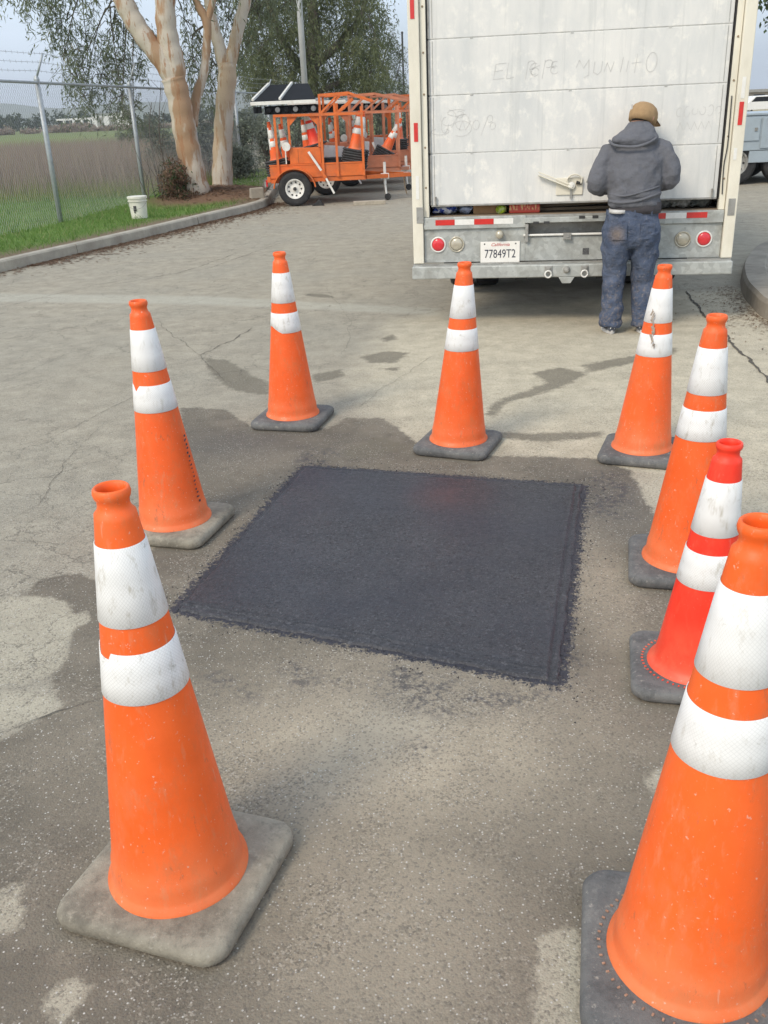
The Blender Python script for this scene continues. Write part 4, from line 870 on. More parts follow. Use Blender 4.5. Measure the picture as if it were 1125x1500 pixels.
# jeans
mb = MB()
mb.loft([(0, .01, .885, .180, .130), (0, .008, .86, .186, .134), (0, .005, .80, .198, .142), (0, .0, .74, .207, .146), (0, .0, .69, .206, .140), (0, .005, .655, .195, .125), (0, .01, .63, .18, .10)], 28)
for s in (-1, 1):
    L_ = LEGS[s]; hx = s * .102
    secs = [(hx, .0, .74, .103, .135), (hx, .005, .64, .102, .122), (hx * 1.0, .012, .56, .098, .112), (L_[1][0] * .98, .025, .46, .088, .10), (L_[1][0], .03, .36, .080, .092), (L_[1][0] * 1.03, .024, .27, .079, .088), (L_[2][0] * .97, .012, .18, .077, .086), (L_[2][0], .008, .13, .086, .092), (L_[2][0], .006, .105, .078, .086), (L_[2][0], .004, .075, .086, .096), (L_[2][0], .004, .050, .080, .09)]
    mb.loft(list(reversed(secs)), 22)
o = remesh(mb.build('jeans', M_jean, person, smooth=True), .009, 2)
dm = o.modifiers.new('folds', 'DISPLACE'); dm.texture = tx; dm.strength = .034; dm.mid_level = .5; dm.texture_coords = 'LOCAL'; dm = o.modifiers.new('small_folds', 'DISPLACE'); dm.texture = tx2; dm.strength = .014; dm.mid_level = .5; dm.texture_coords = 'LOCAL'
MB().loft([(0, .01, .862, .190, .138), (0, .01, .898, .186, .135)], 28, cap=False).build('waistband', M_jean, person, smooth=True)
for s in (-1, 1):   # back pockets
    mb = MB(); mb.box((s * .098, -.136, .755), (.105, .008, .115), (math.radians(4), 0, s * .28)); mb.build('back_pocket', M_jean, person, bevel=.004)
for x in (-.12, 0, .12): MB().box((x, -.130 + abs(x) * .25, .880), (.012, .006, .04), (0, 0, x * 2)).build('belt_loop', M_jean, person)
# cap
M_ = Matrix.Translation(hc) @ (Matrix.Rotation(math.radians(-38), 4, 'Z') @ Matrix.Rotation(math.radians(-20), 4, 'X'))
mb = MB(); mb.loft([(0, -.004, -.022, .088, .110), (0, 0, .008, .094, .114), (0, 0, .030, .096, .115), (0, 0, .058, .092, .109), (0, 0, .084, .078, .092), (0, 0, .104, .052, .062), (0, 0, .113, .026, .030), (0, 0, .115, .004, .004)], 28); mb.xf(M_)
cap = mb.build('cap', M_cap, person, smooth=True)
mb = MB(); V_ = []; n_ = 14
for i in range(n_ + 1):
    a = PI * (.12 + .76 * i / n_); x = math.cos(a)
    V_ += [(x * .088, math.sin(a) * .100, .018), (x * .082, .100 + math.sin(a) * .078, .010 - .010 * abs(x) ** 2), (x * .082, .100 + math.sin(a) * .078, .006 - .010 * abs(x) ** 2), (x * .088, math.sin(a) * .100, .012)]
mb.v = V_; 
for i in range(n_):
    for j in range(4): mb.f.append((i * 4 + j, i * 4 + (j + 1) % 4, i * 4 + 4 + (j + 1) % 4, i * 4 + 4 + j)); mb.m.append(0)
mb.xf(M_); mb.build('peak', M_cap, cap, smooth=False)
mb = MB(); mb.box((-.045, -.098, .044), (.016, .003, .055), (.25, 0, -.45)); mb.xf(M_); mb.build('white_tag', M_sole, cap)
mb = MB(); mb.lathe([(.006, 0), (.005, .003), (0, .004)], 10, (0, 0, .106)); mb.xf(M_); mb.build('cap_button', M_cap, cap)
mb = MB(); mb.loft([(0, -.004, -.040, .055, .075), (0, -.004, -.02, .070, .094), (0, -.002, .012, .079, .104)], 20); 
mb.v = [(a, min(b, .03), c_) for a, b, c_ in mb.v]; mb.xf(M_); mb.build('hair', simple('dark_hair', (.03, .022, .017), .8, 0, .3, 90), person, smooth=True)
# shoes
for s in (-1, 1):
    cx, cy = LEGS[s][2][0], LEGS[s][2][1] + .02; an = s * -.14
    M_ = Matrix.Translation((cx, cy - .02, 0)) @ Matrix.Rotation(an, 4, 'Z')
    mb = MB(); secs = [(-.075, .030, .045), (-.06, .038, .075), (-.02, .040, .085), (.03, .042, .075), (.08, .046, .055), (.13, .046, .042), (.165, .040, .034), (.185, .022, .024)]
    n_ = 14
    for y, rx, h in secs:
        for q in range(n_): a = 2 * PI * q / n_; mb.v.append((math.cos(a) * rx, y, .018 + max(0, (math.sin(a) * .5 + .5)) * h))
    for i in range(len(secs) - 1):
        for q in range(n_): mb.f.append((i * n_ + q, i * n_ + (q + 1) % n_, (i + 1) * n_ + (q + 1) % n_, (i + 1) * n_ + q)); mb.m.append(0)
    mb.f += [tuple(range(n_)), tuple(range((len(secs) - 1) * n_, len(secs) * n_))]; mb.m += [0, 0]
    mb.xf(M_); sh = mb.build('shoe', M_shoe, person, smooth=True)
    pl = [(math.cos(a) * .044 * (1 if abs(math.sin(a)) < .9 else .9), .055 + math.sin(a) * .135) for a in np.linspace(0, 2 * PI, 22)[:-1]]
    MB().prism(pl, .0, .028).xf(M_).build('sole', M_sole, sh, bevel=.004)
    mb = MB(); mb.box((-.012, -.0825, .055), (.006, .003, .026), (0, .35, 0)); mb.box((.012, -.0825, .055), (.006, .003, .026), (0, -.35, 0)); mb.box((0, -.0825, .055), (.022, .003, .006)); mb.xf(M_); mb.build('heel_logo', M_refw, sh)

# ================================================================== TRAILERS
k_or = (.70, .155, .028)
M_tor = simple('trailer_orange', k_or, .5, 0, .18, 6, (.34, .13, .07), .8, .15, 40); M_tor2 = simple('trailer_orange_faded', (.56, .20, .105), .65, 0, .2, 6, (.42, .24, .17), .7)
M_rim = simple('white_rim', (.78, .76, .70), .45, 0, .06, 20, (.4, .32, .24), .5); M_solar = simple('black_panel', (.010, .011, .014), .75, 0, .3, 10, spec=.2)
M_lampg = simple('grey_lamp', (.22, .22, .22), .4, .2, .3, 20)
def trailer(loc, rz, label, P, ext=0.0, tilt=.30):
    t = tag(empty('cone_trailer', loc, rz), label, 'trailer', 'orange cone trailers parked in a row')
    W0, W1 = .14, 1.62
    # chassis
    for y in (W0 + .04, W1 - .04): MB().bx(-.45, 1.35 + ext, y - .035, y + .035, .42, .50).build('side_rail', P, t, bevel=.004)
    for x in (-.42, .0, .5, 1.0): MB().bx(x, x + .05, W0 + .076, W1 - .076, .43, .49).build('cross_member', P, t)
    MB().bx(-.52, -.455, W0, W1, .44, .54).build('rear_bumper', P, t, bevel=.004)
    MB().bar((1.351, W0 + .06, .46), (2.22, .82, .44), .07).build('tongue', P, t); MB().bar((1.351, W1 - .06, .46), (2.22, .95, .44), .07).build('tongue', P, t)
    MB().bx(2.1, 2.42, .82, .95, .40, .475).build('coupler', M_galvd, t, bevel=.006)
    for q in range(2): MB().tube(catmull([(2.1, .78 + q * .2, .40), (2.12, .78 + q * .2, .2), (2.15, .80 + q * .2, .07)], 4), .011, 5).build('safety_chain', M_rust, t)
    # bed with boards
    MB().bx(-.45, 1.35 + ext, W0 + .08, W1 - .08, .505, .525).build('bed_floor', P, t)
    for y in (W0, W1): 
        MB().bx(-.45, 1.30 + ext, y - .012, y + .012, .505, .725).build('side_board', P, t, bevel=.003); MB().bx(-.46, 1.31 + ext, y - .02, y + .02, .726, .75).build('board_cap', P, t)
    for x in (-.455, 1.31 + ext): MB().bx(x - .01, x + .01, W0 + .013, W1 - .013, .505, .72).build('end_board', P, t)
    # wheels and fenders
    for y, s in ((.0, -1), (W1 + .14, 1)):
        wheel(t, (0, y + .10 * (1 if s < 0 else 0), .315), .315, .20, M_rim, 'Y', 'wheel', s, 9)
        mb = MB(); n_ = 16; y0, y1 = (-.02, .13) if s < 0 else (W1 + .03, W1 + .20)
        for i in range(n_ + 1):
            a = PI * (.02 + .96 * i / n_)
            for r_ in (.375, .395):
                for yy_ in (y0, y1): mb.v.append((math.cos(a) * r_ * 1.02, yy_, .315 + math.sin(a) * r_ * .93))
        for i in range(n_):
            b = i * 4; mb.f += [(b, b + 4, b + 5, b + 1), (b + 2, b + 3, b + 7, b + 6), (b, b + 2, b + 6, b + 4), (b + 1, b + 5, b + 7, b + 3)]; mb.m += [0] * 4
        mb.build('fender', P, t, fix=True)
    # posts
    for y in (W0 - .03, W1 + .03):
        for x, z0, z1 in ((-.29, .50, 1.60), (.56, .42, 1.93), (.83, .50, 1.78), (1.32 + ext, .50, 1.70)):
            MB().bx(x - .022, x + .022, y - .018, y + .018, z0, z1).build('post', P, t)
        MB().bar((-.31, y, 1.60), (1.36 + ext, y, 1.58), .045).build('top_rail', P, t)
        MB().bar((.56, y, 1.915), (1.10, y, 1.935), .045).build('upper_rail', P, t); MB().bar((1.10, y, 1.935), (1.55 + ext, y, 1.78), .04).build('sloping_rail', P, t)
        MB().bar((.58, y, 1.62), (.90, y, 1.91), .035).build('brace', P, t); MB().bar((.86, y, 1.60), (1.17, y, 1.84), .035).build('brace', P, t)
    for x, z in ((-.29, 1.60), (.56, 1.915), (1.10, 1.935), (1.54 + ext, 1.78), (1.32 + ext, 1.58)): MB().bx(x - .02, x + .02, W0 + .0, W1 - .0, z - .02, z + .02).build('cross_bar', P, t)
    # cabinet and framed opening
    MB().bx(-.06, .53, W0 - .005, W0 + .55, .751, 1.03).build('cabinet', P, t, bevel=.006)
    MB().bx(.10, .104, W0 - .008, W0 - .004, .76, 1.02).build('cabinet_seam', M_dark, t)
    for x in (-.04, .51): MB().bx(x - .02, x + .02, W0 - .02, W0 + .02, 1.031, 1.575).build('window_post', P, t)
    for (x, s) in ((-.02, 1), (.49, -1)):
        for z, q in ((1.575, -1),): MB().add([(x, W0 - .015, z), (x + s * .16, W0 - .015, z), (x, W0 - .015, z + q * .16), (x, W0 + .015, z), (x + s * .16, W0 + .015, z), (x, W0 + .015, z + q * .16)], [(0, 1, 2), (5, 4, 3), (0, 3, 4, 1), (1, 4, 5, 2), (2, 5, 3, 0)]).build('gusset', P, t)
    # arrow board folded flat above, underside ribs, lamps
    fr = MB().bx(-.70, .50, W0 - .12, W0 - .08, 1.79, 1.85).build('board_edge', M_rim, t, bevel=.003)
    bd = MB(); y0, y1, z0, z1 = W0 - .08, W1 - .1, 1.86, 1.86 + tilt
    bd.add([(-.70, y0, z0), (.50, y0, z0), (.30, y1, z1), (-.52, y1, z1), (-.70, y0, z0 - .03), (.50, y0, z0 - .03), (.30, y1, z1 - .03), (-.52, y1, z1 - .03)], [(0, 1, 2, 3), (7, 6, 5, 4), (0, 4, 5, 1), (1, 5, 6, 2), (2, 6, 7, 3), (3, 7, 4, 0)])
    b_ = bd.build('arrow_board', M_solar, t)
    for xa, xb in ((-.66, -.47), (-.16, -.02)): MB().bar((xa, y0 + .02, z0 + .022), (xb, y1 - .02, z1 + .022), .04).build('rib', M_rim, b_)
    MB().bx(-.46, .52, W0 - .02, W0 + .10, 1.625, 1.77).build('lamp_housing', M_solar, t)
    for i in range(6): MB().lathe([(0, -.05), (.045, -.05), (.05, 0), (.05, .03)], 12, (-.38 + i * .165, W0 - .03, 1.70), 'Y').build('board_lamp', M_lampg if i % 2 else M_solar, t)
    for i in range(2): MB().lathe([(0, 0), (.04, 0), (.045, .11), (0, .11)], 10, (-.62 + i * .07, W0 - .04, 1.655)).build('board_lamp', M_solar, t)
    # struts, jack
    s1 = MB().bar((.30, W0 - .07, .96), (.52, W0 - .07, .62), .042).build('strut', M_rim, t); MB().bar((.52, W0 - .07, .62), (.60, W0 - .07, .48), .044).build('strut', P, t); MB().bar((.60, W0 - .07, .48), (.74, W0 - .07, .20), .036).build('strut_foot', M_rim, t)
    MB().bar((1.02, W0 + .3, 1.0), (1.14, W0 + .3, .72), .045).build('strut', M_rim, t)
    j = MB().tube([(1.72, .50, .70), (1.72, .50, .30)], .028, 10).build('jack', M_refw, t); MB().tube([(1.72, .50, .30), (1.74, .50, .12)], .020, 10).build('jack_tube', M_refw, j)
    MB().bx(1.64, 1.80, .47, .53, .40, .50).build('jack_mount', M_refw, j); MB().lathe([(0, -.025), (.06, -.025), (.065, 0), (.06, .025), (0, .025)], 14, (1.765, .50, .066), 'Y').build('caster', M_black, j)
    MB().tube([(1.72, .50, .70), (1.72, .42, .72)], .008, 6).build('crank', M_galvd, j)
    # white disc marker and small light
    MB().lathe([(0, -.012), (.075, -.012), (.08, 0), (0, .004)], 16, (-.11, W0 - .05, 1.06), 'Y').build('white_disc', M_rim, t); MB().bar((-.13, W0 - .05, .99), (-.13, W0 - .05, .76), .02).build('disc_stem', M_rim, t)
    MB().bx(-.56, -.53, W0 + .1, W0 + .2, .36, .48).build('rear_lamp', M_redl, t); MB().bx(-.575, -.545, W0 - .05, W0 - .01, .36, .46).build('safety_hook', M_galvd, t)
    return t
T0 = (-1.42, 18.62)
TL = [(0, 0, M_tor, 0, 'nearest orange cone trailer with a white-rimmed wheel and jack in front'), (.50, 2.25, M_tor2, .25, 'second trailer in the row, faded orange, behind the nearest one'), (.98, 4.5, M_tor2, .1, 'third faded trailer in the row, partly behind the box truck post'), (1.45, 6.8, M_tor, .1, 'last orange trailer at the far end of the row')]
for dx, dy, P, ex, lb in TL: trailer((T0[0] + dx, T0[1] + dy, 0), .0, lb, P, ex, .30 if dx == 0 else .02)
# cones carried on the trailers: every cone of a stack is a thing
proto = None
def stack(x, y, z, n, tilt, face, label, pitch=.044, body=M_or, top_only_body=False):
    global PROTO
    key = body.name
    if key not in PROTO:
        r = empty('stacked_cone', (0, 0, 0)); base_mb(.43, .038).build('base', M_bdark, r); MB().lathe(P28, 20).build('body', body, r, smooth=True)
        for z0, z1 in ((.462, .612), (.312, .412)): collar_mb(P28, z0, z1, n=20).build('reflective_collar', M_refw, r, smooth=True)
        PROTO[key] = r; first = r
    M = Matrix.Translation((x, y, z)) @ Euler(tilt).to_matrix().to_4x4()
    for i in range(n):
        if KUSED.get(key): o = copy_tree(PROTO[key])
        else: o = PROTO[key]; KUSED[key] = 1
        o.matrix_world = M @ Matrix.Translation((random.uniform(-.006, .006), random.uniform(-.006, .006), i * pitch)) @ Matrix.Rotation(random.uniform(-.06, .06), 4, 'Z')
        lb_ = label if i < n - 1 or n == 1 else 'topmost cone of the ' + face
        tag(o, lb_, 'traffic cone', 'cones nested in the ' + face)
PROTO = {}; KUSED = {}
X0, Y0 = T0
for i, (dx, dy, P, ex, lb) in enumerate(TL):
    nm = ('nearest', 'second', 'third', 'last')[i] + ' trailer'; bx_, by_ = X0 + dx, Y0 + dy
    stack(bx_ - .30, by_ + .36, .535, 7, (0, -.14, 0), 'left rear stack of the ' + nm, 'orange cone nested in the dark-based stack at the rear of the ' + nm)
    if i < 2: stack(bx_ - .10, by_ + .80, .535, 6, (0, -.17, 0), 'inner rear stack of the ' + nm, 'cone in the inner of the two rear stacks on the ' + nm)
    if i == 0: stack(bx_ + .42, by_ + .42, 1.045, 1, (0, -.22, 0), 'cabinet of the ' + nm, 'single red-orange cone leaning inside the frame of the nearest trailer', body=M_rd)
    tl = (.20, .52, .04, .3)[i]; n_ = (9, 6, 10, 8)[i]
    stack(bx_ + (1.08, .98 + .2, 1.12, 1.1)[i], by_ + .36, .545 + abs(math.sin(tl)) * .18, n_, (0, tl, 0), 'front stack of the ' + nm, 'orange cone nested in the tilted dark-based front stack of the ' + nm)
    if i in (0, 2): stack(bx_ + 1.16, by_ + .80, .58 + abs(math.sin(tl)) * .18, n_ - 1, (0, tl, 0), 'second front stack of the ' + nm, 'orange cone in the farther of the two front stacks on the ' + nm)
for i, (dx, dy, P, ex, lb) in enumerate(TL[:3]):
    nm = ('nearest', 'second', 'third')[i]; o = MB(); o.box((0, 0, .14), (.34, .26, .26)); o.box((0, 0, .285), (.36, .28, .028)); o.box((0, -.135, .22), (.08, .02, .03))
    tag(o.build('tool_box', M_dark, None, bevel=.008, loc=(X0 + dx + .72, Y0 + dy + .55, .527), rot=(0, 0, .1)), 'black tool box on the bed of the %s trailer behind the strut' % nm, 'tool box')
    o = MB(); o.bx(-.20, .20, -.02, .02, 0, .5); o.bx(-.20, .20, -.025, -.0205, .08, .14); tag(o.build('folded_sign', M_rim, None, bevel=.004, loc=(X0 + dx + .72, Y0 + dy + .95, .53), rot=(-.25, .1, .12)), 'pale folded sign board leaning upright on the %s trailer bed' % nm, 'sign')
# wheel chock, plank, block, bucket
o = MB().prism([(-.12, 0), (.12, 0), (.03, .11)], 0, .16); o.v = [(a, c_, b) for a, b, c_ in o.v]
tag(o.build('wheel_chock', M_black, None, bevel=.008, loc=(-1.00, 18.55, 0)), 'black rubber chock beside the nearest trailer wheel', 'chock')
tag(MB().box((0, 0, .035), (.60, .14, .07)).build('wooden_plank', simple('pale_plank', (.42, .37, .29), .8, 0, .2, 12), None, bevel=.006, loc=(-.02, 18.35, 0), rot=(0, 0, .03)), 'short pale plank lying on the asphalt by the trailer jack', 'plank')
mb = MB(); mb.bx(-.14, .14, -.1, .1, 0, .20); mb.v = [(a + random.uniform(-.02, .02), b + random.uniform(-.02, .02), c_ + random.uniform(-.015, .015) * (c_ > .1)) for a, b, c_ in mb.v]
tag(mb.build('concrete_block', M_conc, None, bevel=.02, loc=(-2.22, 19.3, .12), rot=(0, 0, .3)), 'broken pale concrete block at the end of the kerb left of the trailer', 'block')
bk = tag(empty('bucket', (-3.86, 16.28, .125)), 'white plastic bucket with a lid standing on the kerb verge', 'bucket')
M_bk = simple('bucket_plastic', (.78, .76, .66), .45, 0, .06, 8, (.45, .42, .34), .5)
MB().lathe([(.0, .0), (.125, .0), (.130, .01), (.148, .32), (.0, .32)], 28).build('pail', M_bk, bk, smooth=False); MB().lathe([(.150, .27), (.158, .272), (.158, .285), (.150, .288)], 28).build('rim_ring', M_bk, bk)
MB().lathe([(0, .355), (.145, .355), (.163, .350), (.163, .318), (.150, .318)], 28).build('lid', M_bk, bk)
MB().tube([(math.cos(a) * .155, -.02 - abs(math.sin(a)) * .15, .28 - math.sin(a) * .12) for a in np.linspace(0, PI, 12)], .003, 5).build('handle', M_galvd, bk)
mb = MB(); mb.box((-.025, -.142, .17), (.05, .004, .08), (-.05, 0, -.15)); mb.box((-.035, -.138, .12), (.02, .004, .05), (-.05, 0, -.2)); mb.build('dark_mark', M_dark, bk)

# ================================================================== SERVICE TRUCK at right
M_svc = simple('pale_blue_paint', (.36, .42, .46), .4, 0, .08, 5, (.28, .31, .33), .4); sv_ = tag(empty('service_truck', (7.2, 19.0, 0)), 'pale blue-grey utility truck with side compartments, beyond the box truck at the right edge', 'truck')
MB().bx(-1.6, 2.6, .02, 2.1, .62, 1.24).build('utility_body', M_svc, sv_, bevel=.015); MB().bx(-1.6, -.55, .03, 2.1, .38, .615).build('skirt', M_svc, sv_, bevel=.01); MB().bx(-.0 + .12, 2.6, .03, 2.1, .40, .615).build('skirt', M_svc, sv_, bevel=.01)
MB().bx(-1.62, 2.62, .0, 2.12, 1.245, 1.285).build('top_rail', M_svc, sv_, bevel=.008)
for x0, x1, z0, z1 in ((-1.5, -.72, .45, 1.2), (-.68, .26, .80, 1.2), (.30, 1.1, .66, 1.2), (1.14, 2.5, .66, 1.2)):
    d_ = MB().bx(x0, x1, -.004, .018, z0, z1).build('compartment_door', M_svc, sv_, bevel=.004); MB().bx(x1 - .10, x1 - .05, -.02, -.006, (z0 + z1) / 2 - .03, (z0 + z1) / 2 + .03).build('handle', M_galvd, d_)
MB().bx(-.2, .6, .05, 2.0, .70, .73).build('wheel_arch', M_black, sv_)
for x in (-.10, .84): wheel(sv_, (x, .18, .40), .40, .24, M_galvd, 'Y', 'wheel', -1); wheel(sv_, (x, 1.95, .40), .40, .24, M_galvd, 'Y', 'wheel', 1)
MB().bx(-1.6, 6, .8, 1.4, .44, .60).build('chassis', M_dark, sv_)
MB().bx(2.8, 4.9, .05, 2.05, .55, 1.35).build('cab', M_svc, sv_, bevel=.08); MB().bx(3.0, 4.5, .12, 1.98, 1.352, 1.95).build('cab_roof', M_svc, sv_, bevel=.12); MB().bx(4.92, 6.0, .1, 2.0, .55, 1.2).build('bonnet', M_svc, sv_, bevel=.1)
MB().bx(3.3, 4.3, .105, .115, 1.40, 1.80).build('side_window', M_solar, sv_); wheel(sv_, (5.4, .18, .40), .40, .24, M_galvd, 'Y', 'wheel', -1)
# ================================================================== CHAIN-LINK FENCE
M_gal2 = simple('fence_galvanised', (.40, .43, .45), .5, .35, .15, 20, (.20, .19, .17), .3)
k = NT('fence_wire'); M_wire = k.fin((.38, .39, .40), .6, .2)
fence = tag(empty('chain_link_fence', (-5.2, 16.4, 0)), 'tall chain-link fence with leaning grey posts and barbed wire along the verge', 'fence')
def fx_(y): return (y - 16.4) * .125
FY = [8.2 + 4.1 * i for i in range(13)]; FH = 2.24
for y in FY:
    x = fx_(y) - .02; yy_ = y - 16.4
    p = MB().tube([(x, yy_, 0.0), (x, yy_, FH + .06)], .043, 10).build('post', M_gal2, fence, smooth=True)
    MB().tube([(x, yy_, FH + .06), (x + .17, yy_, FH + .42)], .018, 8).build('outrigger', M_gal2, p, smooth=True); MB().lathe([(.045, -.03), (.048, 0), (.03, .05), (0, .055)], 10, (x, yy_, FH + .05)).build('post_cap', M_gal2, p)
ya, yb = FY[0] - 16.4, FY[-1] - 16.4
MB().tube([(fx_(FY[0]), ya, FH), (fx_(FY[-1]), yb, FH)], .022, 8).build('top_rail', M_gal2, fence)
for i, (dx, dz) in enumerate(((.055, .15), (.11, .27), (.16, .39))):
    mb = MB(); 
    for a, b in zip(FY[:-1], FY[1:]):
        pts = [(fx_(a + (b - a) * t) + dx - .02, a + (b - a) * t - 16.4, FH + .02 + dz - .06 * 4 * t * (1 - t) * .5) for t in np.linspace(0, 1, 7)]
        mb.tube(pts, .0035, 4, cap=False)
        for q in range(22):
            t = (q + .5) / 22; c_ = Vector((fx_(a + (b - a) * t) + dx - .02, a + (b - a) * t - 16.4, FH + .02 + dz - .12 * t * (1 - t))); mb.tube([c_ + Vector((0, -.012, .022)), c_ + Vector((0, .012, -.022))], .0025, 3, cap=False)
    mb.build('barbed_wire', M_wire, fence, fix=False)
# woven mesh: two families of slanted wires
V_ = []; F_ = []; pitch = .072; z0, z1 = .04, FH; hgt_ = z1 - z0; run = hgt_ * .82
n_w = int((yb - ya + run) / pitch); r_ = .0011
for fam in (1, -1):
    for i in range(n_w):
        s0 = ya - run + i * pitch if fam > 0 else ya + i * pitch
        s1 = s0 + run * fam if fam > 0 else s0 - run
        a = np.array([s0, z0]); b = np.array([s1, z1]); d = b - a
        t0, t1 = 0., 1.
        for lim, sg in ((ya, 1), (yb, -1)):
            if abs(d[0]) > 1e-6:
                t = (lim - a[0]) / d[0]
                if (a[0] - lim) * sg < 0: t0 = max(t0, t)
                if (b[0] - lim) * sg < 0: t1 = min(t1, t)
        if t1 <= t0: continue
        for t in (t0, t1):
            p = a + d * t
            for (ox, oz) in ((r_, r_), (-r_ * 1.3, 0), (r_, -r_)): V_.append((p[0] * .125 + .024 * 0 + ox + fam * .002, p[0] + oz, p[1] + oz))
        b_ = len(V_) - 6
        for q in range(3): F_.append((b_ + q, b_ + (q + 1) % 3, b_ + 3 + (q + 1) % 3, b_ + 3 + q))
o = npmesh('woven_mesh', V_, F_, M_wire, fence); o['kind'] = 'stuff'

# ================================================================== VEGETATION
def leaf_mat(name, c1, c2, c3=None):
    k = NT(name); r_ = k.attr('rnd'); c = k.mix(r_, c1, c2)
    if c3: c = k.mix(k.ramp(r_, .86, .95), c, c3)
    m = k.fin(c, .6, spec=.3); k.b.inputs['Subsurface Weight'].default_value = 0
    tr = k.n('BsdfTranslucent'); k.put(tr.inputs[0], c); ms = k.n('MixShader'); ms.inputs[0].default_value = .35
    k.t.links.new(k.b.outputs[0], ms.inputs[1]); k.t.links.new(tr.outputs[0], ms.inputs[2]); k.t.links.new(ms.outputs[0], k.out.inputs[0]); return m
M_euc = leaf_mat('gum_leaf', (.14, .17, .09), (.27, .30, .19), (.33, .27, .16)); M_euc2 = leaf_mat('dark_gum_leaf', (.10, .125, .055), (.21, .235, .12), (.27, .25, .13))
M_bush = leaf_mat('bush_leaf', (.15, .17, .13), (.25, .27, .21)); M_deadl = leaf_mat('dead_leaf', (.13, .075, .045), (.26, .17, .11)); M_green = leaf_mat('dark_leaf', (.03, .05, .02), (.07, .11, .04))
def foliage(name, blobs, n_tw, per, llen, lw, mat, parent, droop=1.0, tw_len=.5, seed=1, shell=.5):
    g = np.random.default_rng(seed); Vs = []; 
    tot = sum(b[3] * b[4] * b[5] for b in blobs) if blobs else 1; R_ = []
    wts = np.array([(b[3] * b[4] * b[5]) ** .7 for b in blobs]); wts /= wts.sum()
    base = []
    for b, w_ in zip(blobs, wts):
        n = max(3, int(n_tw * w_)); d = g.normal(0, 1, (n, 3)); d /= np.linalg.norm(d, axis=1)[:, None]; rr = g.uniform(0, 1, n) ** (shell)
        base.append(np.array(b[:3]) + d * rr[:, None] * np.array(b[3:6]))
    base = np.concatenate(base); n = len(base)
    hd = g.normal(0, 1, (n, 3)) * np.array([1, 1, .5]); hd[:, 2] -= droop * 1.4; hd /= np.linalg.norm(hd, axis=1)[:, None]
    tl = tw_len * g.uniform(.5, 1.2, n)
    t = np.tile(np.linspace(.1, 1, per), (n, 1)); c = base[:, None, :] + hd[:, None, :] * (t * tl[:, None])[..., None]; c[..., 2] -= (t ** 2 * tl[:, None] * .25 * droop)
    c = c.reshape(-1, 3) + g.normal(0, tw_len * .05, (n * per, 3)); m = len(c)
    ld = g.normal(0, 1, (m, 3)); ld[:, 2] -= 1.3 * droop; ld /= np.linalg.norm(ld, axis=1)[:, None]
    sd_ = np.cross(ld, g.normal(0, 1, (m, 3))); sd_ /= np.linalg.norm(sd_, axis=1)[:, None]
    L_ = (llen * g.uniform(.6, 1.25, m))[:, None]; W_ = (lw * g.uniform(.7, 1.3, m))[:, None]; nrm = np.cross(ld, sd_)
    V = np.stack([c, c + ld * L_ * .4 + sd_ * W_ / 2, c + ld * L_ + nrm * L_ * .12, c + ld * L_ * .4 - sd_ * W_ / 2], 1).reshape(-1, 3)
    F = np.arange(4 * m).reshape(m, 4); rn = np.repeat(np.clip(np.repeat(g.uniform(0, 1, n), per) * .6 + g.uniform(0, 1, m) * .4, 0, 1), 4)
    return npmesh(name, V, F, mat, parent, dict(rnd=rn)), base, hd, tl
def twigs(name, base, hd, tl, mat, parent, r=.006, links=None):
    V = []; F = []
    e = base + hd * tl[:, None]; sx = np.cross(hd, np.array([.3, .7, .2])); sx /= np.linalg.norm(sx, axis=1)[:, None]; sy = np.cross(hd, sx); n = len(base)
    P_ = np.stack([base + sx * r, base - sx * r * .5 + sy * r * .8, base - sx * r * .5 - sy * r * .8, e], 1).reshape(-1, 3)
    I = 4 * np.arange(n)[:, None, None]; F = (np.array([(0, 1, 3), (1, 2, 3), (2, 0, 3)])[None] + I).reshape(-1, 3)
    return npmesh(name, P_, F, mat, parent)
def wp(px, py, Y): return Vector(aty(px, py, Y))
def blobs_px(lst, Y, dy=1.0):
    out_ = []
    for i, (px, py, rx, ry) in enumerate(lst):
        yy_ = Y + dy * math.sin(i * 2.3); c_ = wp(px, py, yy_); s = yy_ / FPX * 1.05; out_.append((c_.x, c_.y, c_.z, rx * s, max(rx, 25) * s * .9, ry * s))
    return out_
def bark(name, c1, c2, c3, sc=1.0):
    k = NT(name); v = k.obj(); vs = k.map(v, (1, 1, .28)); n1 = k.noise(vs, 2.6 * sc, 6, .6); n2 = k.noise(k.map(v, (1, 1, .15)), 9 * sc, 6, .65); n3 = k.noise(v, 30, 4, .7)
    c = k.mix(k.ramp(n1, .46, .52), c1, c2); c = k.mix(k.ramp(n2, .56, .60, 0, .85), c, c3); c = k.mix(k.ramp(n3, .6, .75, 0, .4), c, tuple(x * .5 for x in c1))
    return k.fin(c, .85, 0, k.math('ADD', n1, k.math('ADD', n2, k.math('MULTIPLY', n3, .3))), .5, .03)
M_bark = bark('gum_bark', (.36, .23, .135), (.50, .44, .36), (.33, .17, .085)); M_bark2 = bark('pale_gum_bark', (.46, .36, .25), (.54, .49, .41), (.36, .22, .12)); M_bark3 = simple('grey_bark', (.14, .12, .10), .9, 0, .3, 8)
def limb(pts, rad, n=14, k_=6):
    q = catmull(pts, k_); r = np.interp(np.linspace(0, len(pts) - 1, len(q)), range(len(pts)), rad); r = [a * (1 + .05 * math.sin(i * 1.7)) for i, a in enumerate(r)]; return q, r
